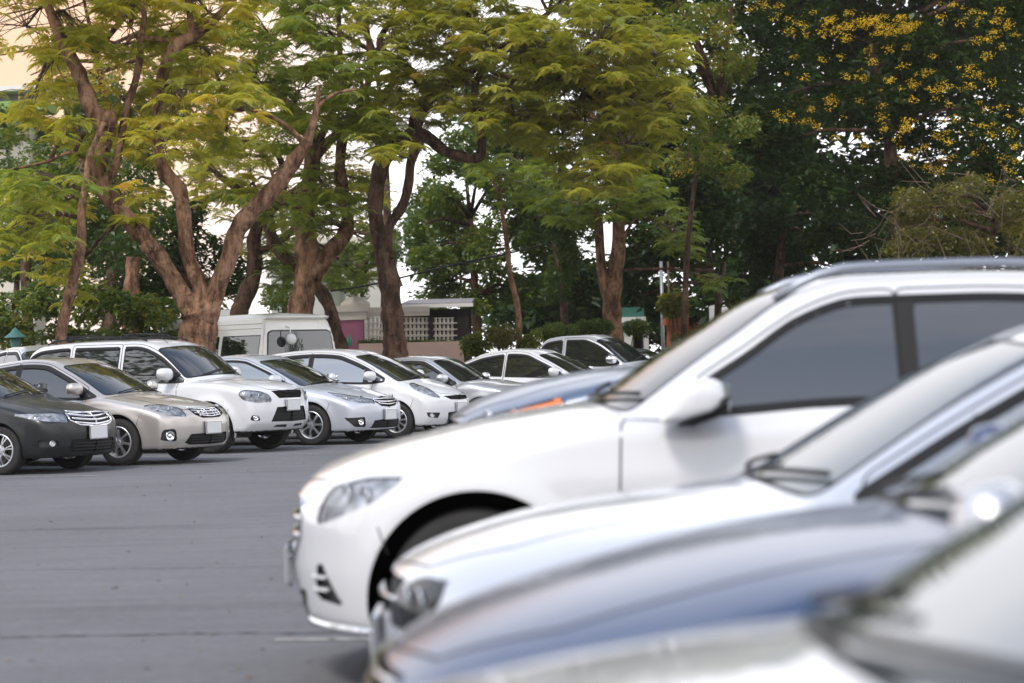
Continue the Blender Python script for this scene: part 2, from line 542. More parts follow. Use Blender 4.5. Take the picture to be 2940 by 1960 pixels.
            FVv = V.reshape(-1, 3); S = sd.ravel(); K = done.ravel(); BD = bd.ravel(); BP = bp.reshape(-1, 3)
            for i0, i1 in E:
                s0, s1 = S[i0], S[i1]
                with np.errstate(invalid='ignore'):
                    x = (s0 * s1 < 0) & (np.minimum(np.abs(s0), np.abs(s1)) > 1e-4)
                j0, j1 = i0[x], i1[x]
                t = S[j0] / (S[j0] - S[j1])
                Pc = FVv[j0] + (FVv[j1] - FVv[j0]) * t[:, None]
                ln = np.linalg.norm(FVv[j1] - FVv[j0], axis=1)
                to0 = t < 0.5
                to0 = np.where(K[j0] & ~K[j1], False, np.where(K[j1] & ~K[j0], True, to0))
                tgt = np.where(to0, j0, j1); mv = np.where(to0, t, 1 - t) * ln
                ok = (~K[tgt]) & (mv < 0.8 * ln) & (ln < 0.40)
                tgt, mv, Pc = tgt[ok], mv[ok], Pc[ok]
                o = np.argsort(-mv)
                tgt, mv, Pc = tgt[o], mv[o], Pc[o]
                better = mv < BD[tgt]
                # later (smaller) moves overwrite earlier ones
                for arr in (0,):
                    BP[tgt[better]] = Pc[better]; BD[tgt[better]] = mv[better]
            moved = BD < 1e8
            if not moved.any(): return
            newp = BP[moved]
            # put the moved points back on the surface
            for _k in range(2):
                g = s.grad(newp); f = s.F(newp)
                newp = newp - g * np.clip(f, -0.01, 0.01)[:, None] * 0.9
            FVv[moved] = newp
            V[...] = FVv.reshape(V.shape)
            K2 = K.copy(); K2[moved] = True
            done[...] = K2.reshape(done.shape)

def inside(poly, a, b):
    poly = np.array(poly, float)
    r = np.zeros(a.shape, bool)
    n = len(poly); j = n - 1
    for i in range(n):
        xi, yi = poly[i]; xj, yj = poly[j]
        if yi != yj:
            c = ((yi > b) != (yj > b)) & (a < (xj - xi) * (b - yi) / (yj - yi) + xi)
            r ^= c
        j = i
    return r
def circle(cx, cz, r, a0=0, a1=360, n=40):
    return [(cx + r * math.cos(math.radians(a0 + (a1 - a0) * i / n)), cz + r * math.sin(math.radians(a0 + (a1 - a0) * i / n))) for i in range(n + (0 if a1 - a0 == 360 else 1))]
def rounded(poly, r=0.03, n=4):
    """round the corners of a polygon"""
    out = []
    m = len(poly)
    for i in range(m):
        p = np.array(poly[i]); a = np.array(poly[i - 1]); b = np.array(poly[(i + 1) % m])
        la = np.linalg.norm(a - p); lb = np.linalg.norm(b - p)
        ra = min(r, la * 0.45); rb = min(r, lb * 0.45)
        s0 = p + (a - p) / max(la, 1e-9) * ra; s1 = p + (b - p) / max(lb, 1e-9) * rb
        for k in range(n + 1):
            t = k / n
            out.append(tuple((1 - t) ** 2 * s0 + 2 * t * (1 - t) * p + t * t * s1))
    return out
def inset(poly, d):
    """shrink polygon by d (d>0), vertex normals"""
    P_ = np.array(poly, float)
    area = 0.5 * np.sum(P_[:, 0] * np.roll(P_[:, 1], -1) - np.roll(P_[:, 0], -1) * P_[:, 1])
    sg = 1 if area > 0 else -1
    out = []
    m = len(P_)
    for i in range(m):
        a = P_[i] - P_[i - 1]; b = P_[(i + 1) % m] - P_[i]
        a /= max(np.linalg.norm(a), 1e-9); b /= max(np.linalg.norm(b), 1e-9)
        na = np.array([-a[1], a[0]]) * sg; nb = np.array([-b[1], b[0]]) * sg
        n = na + nb; n /= max(np.linalg.norm(n), 1e-9)
        k = 1 / max(np.dot(n, na), 0.4)
        out.append(tuple(P_[i] + n * d * k))
    return out

def strip(pts, nrm, wdir, w, t, name, mat, parent, tw=None):
    """a bar of width w (along wdir) and thickness t standing on the surface"""
    pts = np.array(pts); nrm = np.array(nrm); n = len(pts)
    tan = np.gradient(pts, axis=0); tan /= np.maximum(np.linalg.norm(tan, axis=1, keepdims=True), 1e-9)
    if wdir is None:
        wd = np.cross(nrm, tan)
    else:
        wd = np.zeros_like(pts) + np.array(wdir, float)
    wd /= np.maximum(np.linalg.norm(wd, axis=1, keepdims=True), 1e-9)
    W_ = (np.array(tw)[:, None] if tw is not None else np.full((n, 1), w)) / 2
    a = pts - wd * W_; b = pts + wd * W_; o = nrm * t; i_ = nrm * -0.012
    a2 = a * 0.8 + b * 0.2; b2 = a * 0.2 + b * 0.8
    V = np.concatenate([a + i_, a + o * 0.5, a2 + o, b2 + o, b + o * 0.5, b + i_])
    f = []
    for k in range(5):
        for i in range(n - 1):
            f.append((k * n + i, k * n + i + 1, (k + 1) * n + i + 1, (k + 1) * n + i))
    f.append(tuple(k * n for k in range(6))); f.append(tuple(k * n + n - 1 for k in range(5, -1, -1)))
    o_ = mesh_obj(name, V, f, mat, parent)
    return o_
def seam(c, pts3, name, parent, w=0.007, t=0.0015, mat=None):
    pts3 = np.array(pts3); N = c.grad(pts3)
    tan = np.gradient(pts3, axis=0)
    wd = np.cross(N, tan); wd /= np.maximum(np.linalg.norm(wd, axis=1, keepdims=True), 1e-9)
    a = pts3 - wd * w / 2 + N * t; b = pts3 + wd * w / 2 + N * t
    n = len(pts3)
    return (np.concatenate([a, b]), [(i, i + 1, n + i + 1, n + i) for i in range(n - 1)])
def dense(poly, step=0.03, closed=True):
    out = []
    m = len(poly)
    for i in range(m if closed else m - 1):
        a = np.array(poly[i], float); b = np.array(poly[(i + 1) % m], float)
        k = max(1, int(np.linalg.norm(b - a) / step))
        for j in range(k): out.append(a + (b - a) * j / k)
    out.append(np.array(poly[0] if closed else poly[-1], float))
    return np.array(out)

# shared wheel meshes
_wheel_cache = {}
def wheel_meshes(R, w, spokes, rr, style):
    key = (R, w, spokes, rr, style)
    if key in _wheel_cache: return _wheel_cache[key]
    h = w / 2
    t = MB().lathe([(rr - 0.012, -h * 0.86), (rr + 0.01, -h * 0.93), ((R + rr) / 2, -h), (R - 0.02, -h * 0.93), (R - 0.004, -h * 0.75), (R, -h * 0.4), (R - 0.003, -h * 0.38), (R, -h * 0.34), (R, -0.012),
                    (R - 0.006, -0.008), (R - 0.006, 0.008), (R, 0.012), (R, h * 0.34), (R - 0.003, h * 0.38), (R, h * 0.4), (R - 0.004, h * 0.75), (R - 0.02, h * 0.93), ((R + rr) / 2, h), (rr + 0.01, h * 0.93), (rr - 0.012, h * 0.86)], 56, axis='y', closed=True)
    tyre = t.build('tyre', M_RUBBER, smooth=True)
    m = MB()
    # rim lip and barrel (outer face towards -y)
    m.lathe([(rr - 0.03, h * 0.8), (rr - 0.025, -h * 0.55), (rr - 0.012, -h * 0.80), (rr + 0.004, -h * 0.96), (rr - 0.004, -h * 1.0), (rr - 0.016, -h * 0.95), (rr - 0.022, -h * 0.7)], 48, axis='y', closed=False)
    m.f = [f for f in m.f if len(f) == 4]
    yo = -h * 0.78
    for k in range(spokes):
        base = 2 * PI * k / spokes
        offs = (0.0,) if style == 'single' else (-0.13, 0.13)
        for of in offs:
            wi = rr * (0.16 if style == 'single' else 0.085); wo = rr * (0.24 if style == 'single' else 0.11)
            r0, r1 = rr * 0.16, rr - 0.018
            vs = []
            for r, ww, dy in ((r0, wi, 0.0), ((r0 + r1) / 2, wi * 0.95, -0.012), (r1, wo, 0.012)):
                aa = base + of * (0.35 + 0.65 * (r - r0) / (r1 - r0))
                c_, s_ = math.cos(aa), math.sin(aa)
                for q, dd in ((-1, 0.030), (-0.7, 0.0), (0.7, 0.0), (1, 0.030)):
                    vs.append((r * c_ - q * ww / 2 * s_, yo + dy + dd, r * s_ + q * ww / 2 * c_))
            fs = [(i * 4 + j, i * 4 + j + 1, i * 4 + j + 5, i * 4 + j + 4) for i in range(2) for j in range(3)]
            m.add(vs, fs)
    m.lathe([(0.0, yo - 0.012), (0.030, yo - 0.012), (0.034, yo - 0.006), (0.07, yo - 0.002), (rr * 0.30, yo + 0.004), (rr * 0.31, yo + 0.03)], 24, axis='y')
    rim = m.build('rim', M_RIM, smooth=False); auto_smooth(rim, 30)
    d = MB().lathe([(0.0, 0.02), (rr * 0.72, 0.02), (rr * 0.72, 0.0), (rr * 0.3, 0.0), (rr * 0.28, -0.03), (0, -0.03)], 32, axis='y')
    disc = d.build('brake_disc', simple('disc_metal', (0.10, 0.095, 0.09), 0.4, 0.8) if 'disc_metal' not in MATS else MATS['disc_metal'], smooth=False)
    hb = MB()
    for k in range(5):
        a = 2 * PI * k / 5 + 0.3
        hb.lathe([(0.011, yo - 0.004), (0.011, yo + 0.003)], 6, c=(0.052 * math.cos(a), 0, 0.052 * math.sin(a)), axis='y')
    nuts = hb.build('wheel_nuts', M_DARK)
    res = [tyre, rim, disc, nuts]
    for o in res: col.objects.unlink(o)
    _wheel_cache[key] = res
    return res
def add_wheel(parent, loc, R, side, spokes=7, rr=0.215, style='single', w=0.205, steer=0.0, spin=0.0):
    e = empty('wheel', loc, 0.0, parent)
    # the outer face of the mesh is -y; turn it round for the left side
    e.rotation_euler = (0, spin, (PI if side > 0 else 0) + steer)
    for o in wheel_meshes(R, w, spokes, rr, style):
        link_copy(o, e)
    return e

def mirror_part(c, root, x, z, sg, mat, chrome=False, size=1.0, xk=1.0):
    """door mirror: shell with a dark foot"""
    p = c.on_side(np.array([x]), z, sg)[0]
    n = 14; m_ = 12
    vs = []; fs = []
    for i in range(m_ + 1):
        v = i / m_
        yy = (v - 0.5) * 2
        r = max(0.0, 1 - abs(yy) ** 3.2) ** (1 / 3.2)
        for k in range(n):
            a = 2 * PI * k / n
            cx, cz = math.cos(a), math.sin(a)
            sq = 1 / max(abs(cx) ** 3 + abs(cz) ** 3, 1e-6) ** (1 / 3.0)
            fx = 0.085 if cx > 0 else 0.045
            vs.append((cx * sq * fx * r + (0.02 * (-yy)), yy * 0.115, cz * sq * 0.080 * r * (1.0 - 0.12 * yy) + 0.006 * yy))
    for i in range(m_):
        for k in range(n):
            k2 = (k + 1) % n
            fs.append((i * n + k, i * n + k2, i * n + n + k2, i * n + n + k))
    fs.append(tuple(range(n - 1, -1, -1))); fs.append(tuple(m_ * n + k for k in range(n)))
    V = np.array(vs) * size
    V[:, 1] *= sg
    V[:, 2] += 0.25 * np.minimum(V[:, 0] * (xk - 1.0), 0) - 0.18 * np.maximum(V[:, 0] * (xk - 1), 0)
    V[:, 0] *= xk
    V += np.array([p[0] + 0.01, p[1] + sg * (0.155 * size), z + 0.045])
    mo = mesh_obj('door_mirror', V, fs, M_CHROME if chrome else mat, root); auto_smooth(mo, 50)
    b = MB().tube([(p[0] + 0.02, p[1] - sg * 0.03, z - 0.02), (p[0] + 0.02, p[1] + sg * 0.05, z - 0.015), (p[0] + 0.015, p[1] + sg * 0.13, z - 0.005)], [0.034, 0.028, 0.03], 8)
    b.build('mirror_foot', M_TRIM, mo, True)
    g = MB().bbox((p[0] - 0.035 * size, p[1] + sg * 0.155 * size, z + 0.045), (0.012, 0.19 * size, 0.125 * size), 0.006)
    g.build('mirror_glass', M_GLASSL, mo)
    return mo

def build_car(c, name, loc, rz, mat, label, cat, group, glass=None, head=None, grille=None, extra_regions=(), wheels=None,
              plate=None, mirror=None, visor=True, handles=True, lamps=True, frame=None, bumper_low=True, wiper=True, sideglass=None,
              lamp_style='chrome', fog=None, intake=None, amber=False, ws_w=(0.70, 0.58), hood=True, trimw=0.018):
    glass = glass or M_GLASS; sideglass = sideglass or glass
    root = empty(name, loc, rz)
    tag(root, label, cat, group)
    V = c.grid(); nu, nt, _ = V.shape
    N = c.grad(V)
    done = np.zeros(V.shape[:2], bool)
    # ---- regions: (key, projection, polygon)
    regs = []
    hoodx0 = c.ws[1] + 0.05
    if hood:
        regs.append(('bonnet', 'hood', [(hoodx0 + 0.02, -0.02), (hoodx0 + 0.02, c.hw * 0.70), (c.xf - 0.30, c.hw * 0.66), (c.xf - 0.10, c.hw * 0.52), (c.xf - 0.05, -0.02)]))
    # side daylight opening
    xs = np.linspace(c.dlo[0], c.dlo[1], 40)
    q = 0.72
    zt = c.Pg(xs + c.kw * q ** 2.4 * 1.3 * sstep(-0.2, 0.4, xs) - c.kw * q ** 2.4 * sstep(-0.2, 1.0, -xs)) - c.crown * q * q
    zb_ = c.Hl(xs) - c.crown * 0.55 + 0.012
    slope = np.gradient(zt, xs)
    off = c.poff * np.sqrt(1 + slope ** 2)
    zt = np.minimum(zt - off, c.roof - c.dtop)
    keep = zt > zb_ + 0.012
    xs, zt, zb_ = xs[keep], zt[keep], zb_[keep]
    dlo = [(x, z) for x, z in zip(xs, zb_)] + [(x, z) for x, z in zip(xs[::-1], zt[::-1])]
    dlo = rounded(dlo, 0.02, 2) if len(dlo) > 6 else dlo
    if not c.body_pillar: regs.append(('window_frame', 'side', dlo))
    cuts = [xs[0] - 0.5] + sorted(c.pillars) + [xs[-1] + 0.5]
    wins = []
    for a, b in zip(cuts[:-1], cuts[1:]):
        aa = a + (c.pw if a != cuts[0] else 0.0); bb = b - (c.pw * 0.8 if b != cuts[-1] else 0.0)
        k = (xs >= aa) & (xs <= bb)
        if k.sum() < 3: continue
        xx = np.concatenate([[max(aa, xs[0])], xs[k], [min(bb, xs[-1])]])
        zz = np.interp(xx, xs, zt) - 0.022; z0 = np.interp(xx, xs, zb_) + 0.018
        k2 = zz > z0 + 0.015
        xx, zz, z0 = xx[k2], zz[k2], z0[k2]
        poly = [(x, z) for x, z in zip(xx, z0)] + [(x, z) for x, z in zip(xx[::-1], zz[::-1])]
        poly = rounded(poly, 0.03, 3)
        wins.append(poly)
        regs.append(('side_window', 'side', poly))
    # windscreen and rear screen
    ww0, ww1 = c.hw * ws_w[0] / 0.88, c.hw * ws_w[1] / 0.88
    wsp = rounded([(c.ws[1], -0.3), (c.ws[1] - 0.01, ww0), (c.ws[0], ww1), (c.ws[0], -0.3)], 0.07, 5)
    regs.append(('windscreen_seal', 'top', wsp))
    regs.append(('windscreen', 'top', inset(wsp, 0.022)))
    if c.rw:
        rwp = rounded([(c.rw[0], -0.3), (c.rw[1], -0.3), (c.rw[1], ww1), (c.rw[0], ww0)], 0.06, 4)
        regs.append(('rear_window', 'top', rwp))
    if grille: regs.append(('grille_recess', 'az', grille['poly']))
    if intake: regs.append(('intake_recess', 'az', intake['poly']))
    if head: regs.append(('headlight', 'az', head))
    if fog: regs.append(('fog_recess', 'az', fog['poly']))
    for r in extra_regions: regs.append(r)
    for xw in (c.wb / 2, -c.wb / 2):
        regs.append(('arch', 'side', circle(xw, c.wr + 0.005, c.ra)))
    # doors: inside the side polygon, still plain body
    doors = []
    if c.door:
        xs_d = list(c.door)
        zlo = c.zb + 0.13
        for a, b in zip(xs_d[:-1], xs_d[1:]):
            pts = [(b, zlo + 0.02)]
            ztop = [(x, float(np.interp(x, xs, zt)) + 0.035 if xs[0] <= x <= xs[-1] else float(c.Hl(x)) - 0.05) for x in np.linspace(b, a, 12)]
            poly = [(a if a > -c.wb / 2 + 0.55 else a + 0.16, zlo)] + [(b, zlo)] + [(b + 0.02, 0.6)] + ztop + [(a, c.wr + 0.42)]
            doors.append(rounded(poly, 0.04, 3))
    for key, proj, poly in regs:
        if key in ('rear_window',) and c.rw is None: continue
        c.snap(V, N, done, proj, poly)
    for poly in doors: c.snap(V, N, done, 'side', poly)
    # every grid cell is two triangles, cut along the snapped outline where there is one
    vid = np.arange(nu * nt).reshape(nu, nt)
    quads = np.stack([vid[:-1], np.roll(vid[:-1], -1, axis=1), np.roll(vid[1:], -1, axis=1), vid[1:]], -1).reshape(-1, 4)
    K = done.ravel()
    d02 = K[quads[:, 0]] & K[quads[:, 2]]; d13 = K[quads[:, 1]] & K[quads[:, 3]]
    use13 = d13 & ~d02
    tris = np.where(use13[:, None, None], np.stack([quads[:, [0, 1, 3]], quads[:, [1, 2, 3]]], 1), np.stack([quads[:, [0, 1, 2]], quads[:, [0, 2, 3]]], 1))
    FV = V.reshape(-1, 3); FN = c.grad(FV)
    Fc = FV[tris].mean(axis=2)
    Nc = c.grad(Fc)
    lab = np.full(Fc.shape[:2], 0, int)
    names = ['body']
    def lid(k):
        if k not in names: names.append(k)
        return names.index(k)
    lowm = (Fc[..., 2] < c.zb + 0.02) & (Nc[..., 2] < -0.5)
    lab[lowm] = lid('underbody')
    for key, proj, poly in regs:
        a, b = c.coords(Fc, proj)
        m = c.cond(Fc, Nc, proj) & inside(poly, a, b)
        if key == 'arch': m &= (np.abs(Fc[..., 1]) > c.hw * 0.55)
        if key in ('bonnet',): m &= (lab == 0)
        if key in ('windscreen_seal', 'windscreen'): m &= (Fc[..., 0] > -0.3)
        lab[m] = lid(key)
    def sub(mask, nm, m, par=root, push=0.0):
        both = mask.all(axis=1)
        one = mask & ~both[:, None]
        fl = quads[both].tolist() + tris[one].tolist()
        if not fl: return None
        u = np.unique(np.concatenate([quads[both].ravel(), tris[one].ravel()]))
        mp = np.zeros(nu * nt, int); mp[u] = np.arange(len(u))
        ff = mp[quads[both]].tolist() + mp[tris[one]].tolist()
        return mesh_obj(nm, FV[u] + FN[u] * push, ff, m, par, True, FN[u])
    MATK = {'body': mat, 'underbody': M_DARK, 'bonnet': mat, 'window_frame': frame or M_TRIM, 'side_window': sideglass, 'windscreen_seal': M_TRIM,
            'windscreen': glass, 'rear_window': glass, 'roof_glass': M_GLASS, 'grille_recess': M_DARK, 'intake_recess': M_DARK, 'fog_recess': M_PLASTIC, 'headlight': M_REFL,
            'amber_lens': M_AMBER, 'lower_bumper': M_PLASTIC, 'cladding': M_PLASTIC, 'tail_light': M_RED, 'black_panel': M_TRIM, 'sill': M_PLASTIC}
    OUT = {'windscreen_seal': 'windscreen_seal', 'grille_recess': 'grille', 'intake_recess': 'air_intake', 'fog_recess': 'fog_light_housing'}
    cy = Fc[..., 1]
    for i, key in enumerate(names):
        mk = lab == i
        if not mk.any() or key == 'arch': continue
        nm = OUT.get(key, key)
        if key == 'side_window':
            for poly in wins:
                a, b = c.coords(Fc, 'side')
                ins = mk & inside(inset(poly, -0.01), a, b)
                for sg in (-1, 1): sub(ins & (cy * sg > 0), nm, MATK[key], root, 0.001)
        elif key in ('headlight', 'tail_light', 'amber_lens'):
            for sg in (-1, 1):
                if key == 'headlight':
                    hl = sub(mk & (cy * sg > 0), nm, M_REFL, root, -0.012)
                    if hl:
                        lens = sub(mk & (cy * sg > 0), 'lens_cover', M_LENS, hl, 0.002)
                        # projector bowls
                        pa = np.array(head); ca = pa[:, 0].mean(); cz = pa[:, 1].mean()
                        span = pa[:, 0].max() - pa[:, 0].min(); hh = pa[:, 1].max() - pa[:, 1].min()
                        for da in ((-0.16, 0.12) if span > 0.25 else (0.0,)):
                            pp = c.on_az(np.array([ca + da * span]), cz, sg)[0]; nn = c.grad(pp[None])[0]
                            rr_ = min(0.055, hh * 0.30)
                            bm_ = MB().lathe([(rr_, 0.0), (rr_ * 0.92, 0.006), (rr_ * 0.8, -0.02), (rr_ * 0.62, -0.024), (rr_ * 0.5, -0.012), (0.0, -0.002)], 16)
                            ro = bm_.build('reflector_bowl', M_CHROME, hl, True)
                            qd = Vector((nn[0], nn[1] * 0.4, 0)).normalized().to_track_quat('Z', 'Y')
                            ro.rotation_mode = 'QUATERNION'; ro.rotation_quaternion = qd
                            ro.location = Vector(pp) - Vector(nn) * 0.012
                        if lamp_style == 'dark':
                            hl.data.materials[0] = MATS.get('smoked_reflector') or simple('smoked_reflector', (0.10, 0.10, 0.11), 0.2, 0.8)
                else:
                    sub(mk & (cy * sg > 0), nm, MATK[key], root, 0.004)
        elif key in ('grille_recess', 'intake_recess', 'fog_recess'):
            if key == 'fog_recess':
                for sg in (-1, 1): sub(mk & (cy * sg > 0), nm, MATK[key], root, -0.022)
            else: sub(mk, nm, MATK[key], root, -0.022)
            # a lip so the recess has a wall
            poly = {'grille_recess': grille, 'intake_recess': intake, 'fog_recess': fog}[key]['poly']
            d_ = dense(poly, 0.02)
            for sg in (-1, 1):
                ok = d_[:, 0] > -0.01
                dd = d_[ok]
                if len(dd) < 4: continue
                p3 = c.on_az(dd[:, 0], dd[:, 1], sg); n3 = c.grad(p3)
                nn = len(p3)
                vv = np.concatenate([p3 + n3 * 0.001, p3 - n3 * 0.026])
                keep_ = np.linalg.norm(np.diff(dd, axis=0), axis=1) < 0.08
                ff = [(k_, k_ + 1, nn + k_ + 1, nn + k_) for k_ in range(nn - 1) if keep_[k_]]
                mesh_obj('recess_edge', vv, ff, M_TRIM if key != 'fog_recess' else M_PLASTIC, root)
        elif key == 'body':
            left = mk.copy()
            for di, poly in enumerate(doors):
                a, b = c.coords(Fc, 'side')
                ins = left & inside(poly, a, b) & (np.abs(Nc[..., 1]) > 0.25)
                for sg in (-1, 1):
                    sub(ins & (cy * sg > 0), 'door', mat, root, 0.0)
                left &= ~ins
            caps = lambda u: []
            b_ = sub(left, 'body', mat, root)
        elif key in ('window_frame', 'black_panel', 'amber_lens'):
            for sg in (-1, 1): sub(mk & (cy * sg > 0), nm, MATK.get(key, mat), root, 0.0)
        else:
            sub(mk, nm, MATK.get(key, mat), root, 0.0)
    # ---- shut lines, one thin recessed-looking strip each, proud of the paint by a hair
    SV, SF = [], []
    def add_seam(p3, w=0.008):
        v, f = seam(c, p3, '', root, w)
        n0 = sum(len(a_) for a_ in SV)
        SV.append(v); SF.extend([tuple(i + n0 for i in q_) for q_ in f])
    if c.seams:
        for poly in doors:
            d_ = dense(poly, 0.04)
            for sg in (-1, 1): add_seam(c.on_side(d_[:, 0], d_[:, 1], sg))
        if hood:
            hp = dense([(hoodx0 + 0.02, c.hw * 0.70), (c.xf - 0.30, c.hw * 0.66), (c.xf - 0.10, c.hw * 0.52), (c.xf - 0.05, 0.0)], 0.03, False)
            for sg in (-1, 1):
                xx = hp[:, 0] - c.kf * (np.abs(hp[:, 1]) / c.hw) ** 2.4
                add_seam(c.on_top(xx, hp[:, 1] * sg))
        # bumper to wing joint
        for sg in (-1, 1):
            zz = np.linspace(c.zb + 0.32, 0.66, 12)
            add_seam(c.on_side(np.full(12, c.wb / 2 + c.ra * 0.80) + (zz - zz[0]) * 0.35, zz, sg), 0.006)
    if SV:
        mesh_obj('panel_seams', np.concatenate(SV), SF, M_DARK, root)
    # ---- grille bars
    if grille:
        for (z0, a1, w, curve, m_) in grille.get('bars', []):
            aa = np.linspace(-a1, a1, 26)
            zz = z0 + curve * np.abs(aa / a1) ** 1.6
            p3 = c.on_az(np.abs(aa), zz, 1); p3[:, 1] *= np.sign(aa + 1e-9)
            n3 = c.grad(p3)
            strip(p3, n3, (0, 0, 1), w, 0.010, 'grille_bar', m_, root)
        for (yy, z0, z1, w, m_) in grille.get('vbars', []):
            p3 = c.on_az(np.full(6, abs(yy)), np.linspace(z0, z1, 6), 1 if yy >= 0 else -1); n3 = c.grad(p3)
            strip(p3, n3, None, w, 0.004, 'grille_bar', m_, root)
        if grille.get('frame'):
            fw, fm = grille['frame']
            for sg in (-1, 1):
                dd = dense(grille['poly'], 0.02); dd = dd[dd[:, 0] > -0.005]
                p3 = c.on_az(dd[:, 0], dd[:, 1], sg); n3 = c.grad(p3)
                strip(p3, n3, None, fw, 0.008, 'grille_surround', fm, root)
    if intake:
        for (z0, a1, w, curve, m_) in intake.get('bars', []):
            aa = np.linspace(-a1, a1, 22)
            p3 = c.on_az(np.abs(aa), z0 + curve * np.abs(aa / a1) ** 2, 1); p3[:, 1] *= np.sign(aa + 1e-9)
            strip(p3, c.grad(p3), (0, 0, 1), w, intake.get('proud', -0.004), 'intake_slat', m_, root)
    if fog:
        for sg in (-1, 1):
            pa = fog['c']
            pp = c.on_az(np.array([pa[0]]), pa[1], sg)[0]; nn = c.grad(pp[None])[0]
            r_ = fog.get('r', 0.045)
            fo_ = MB().lathe([(r_ * 1.25, -0.02), (r_ * 1.25, 0.004), (r_ * 1.1, 0.010), (r_, 0.004), (r_ * 0.9, -0.008), (r_ * 0.4, 0.0), (0, 0.003)], 20).build('fog_light', M_CHROME if fog.get('chrome', True) else M_REFL, root, True)
            fo_.rotation_mode = 'QUATERNION'; fo_.rotation_quaternion = Vector((nn[0], nn[1], 0)).normalized().to_track_quat('Z', 'Y')
            fo_.location = Vector(pp) - Vector(nn) * 0.006
    # ---- wheel arches and wheels
    wk = dict(spokes=7, rr=0.215, style='single', w=0.205, steer=0.0)
    wk.update(wheels or {})
    for xw in (c.wb / 2, -c.wb / 2):
        for sg in (-1, 1):
            ang = np.radians(np.linspace(-18, 198, 40))
            ax = xw + c.ra * np.cos(ang); az_ = c.wr + 0.005 + c.ra * np.sin(ang)
            p3 = c.on_side(ax, np.maximum(az_, c.zb + 0.004), sg); p3[:, 2] = az_
            n = len(ang)
            pin = p3.copy(); pin[:, 1] = sg * (np.abs(p3[:, 1]) - 0.05)
            pin2 = p3.copy(); pin2[:, 1] = sg * 0.42
            pin2[:, 0] = xw + (c.ra + 0.03) * np.cos(ang); pin2[:, 2] = c.wr + (c.ra + 0.03) * np.sin(ang)
            pout = p3.copy(); pout[:, 1] += sg * 0.003
            fs = [(i, i + 1, n + i + 1, n + i) for i in range(n - 1)]
            mesh_obj('arch_lip', np.concatenate([pout, pin]), fs, getattr(c, 'arch_mat', None) or mat, root)
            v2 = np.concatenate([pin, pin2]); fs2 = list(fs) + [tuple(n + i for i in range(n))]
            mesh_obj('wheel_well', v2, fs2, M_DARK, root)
            yw = sg * (c.hw * 0.985 - wk['w'] / 2 - 0.012)
            add_wheel(root, (xw, yw, c.wr), c.wr, sg, wk['spokes'], wk['rr'], wk['style'], wk['w'],
                      wk['steer'] if xw > 0 else 0.0, random.uniform(0, 2))
    # ---- plate
    if plate:
        z0 = plate
        p = c.on_front(np.array([0.0]), z0)[0]
        b = MB().bbox((p[0] + 0.018, 0, z0), (0.02, 0.39, 0.175), 0.006)
        fr_ = b.build('licence_plate', M_CHROME if plate != 1 else M_TRIM, root)
        MB().bbox((p[0] + 0.031, 0, z0), (0.006, 0.345, 0.145), 0.004).build('plate_face', M_PLATE, fr_)
    if mirror:
        for sg in (-1, 1):
            mirror_part(c, root, mirror[0], mirror[1], sg, mat, chrome=mirror[2] if len(mirror) > 2 else False, size=mirror[3] if len(mirror) > 3 else 1.0, xk=mirror[4] if len(mirror) > 4 else 1.0)
    # ---- rubber round every pane
    if not c.body_pillar:
        d_ = dense(dlo, 0.035)
        for sg in (-1, 1):
            p3 = c.on_side(d_[:, 0], d_[:, 1], sg)
            strip(p3, c.grad(p3), None, 0.024, 0.004, 'window_surround', frame or M_TRIM, root)
    if trimw:
        for poly in wins:
            d_ = dense(poly, 0.03)
            for sg in (-1, 1):
                p3 = c.on_side(d_[:, 0], d_[:, 1], sg)
                strip(p3, c.grad(p3), None, trimw, 0.003, 'window_rubber', M_TRIM, root)
    # ---- rain visors above the side windows
    if visor:
        for poly in wins:
            pa = np.array(poly)
            x0, x1 = pa[:, 0].min() + 0.01, pa[:, 0].max() - 0.02
            if x1 - x0 < 0.3: continue
            xx = np.linspace(x0, x1, 18)
            zz = np.interp(xx, xs, zt) - 0.03
            k = zz > np.interp(xx, xs, zb_) + 0.07
            xx, zz = xx[k], zz[k]
            if len(xx) < 4: continue
            for sg in (-1, 1):
                p3 = c.on_side(xx, zz, sg)
                strip(p3, c.grad(p3), None, 0.058, 0.016, 'rain_visor', M_TRIM, root)
    # ---- door handles
    if handles and c.door:
        for b in c.door[1:]:
            pass
        for a, b in zip(c.door[:-1], c.door[1:]):
            hx = a + 0.14
            zz = min(float(c.Hl(hx)) - 0.17, 1.15)
            for sg in (-1, 1):
                p3 = c.on_side(np.linspace(hx - 0.085, hx + 0.085, 6), zz, sg)
                strip(p3, c.grad(p3), (0, 0, 1), 0.026, 0.03, 'door_handle', mat, root)
    # ---- wipers
    if wiper:
        for y0, y1 in ((-0.55 * c.hw, 0.12 * c.hw), (0.05 * c.hw, 0.72 * c.hw)):
            t_ = np.linspace(0, 1, 8)
            yy = y0 + (y1 - y0) * t_
            xx = c.ws[1] - 0.02 - 0.09 * t_ - c.kw * 1.3 * (np.abs(yy) / c.hw) ** 2.4
            p3 = c.on_top(xx, yy); n3 = c.grad(p3)
            MB().tube(p3 + n3 * 0.018, 0.009, 6).build('wiper', M_TRIM, root, True)
    return root, dict(wins=wins, xs=xs, zt=zt, zb=zb_)
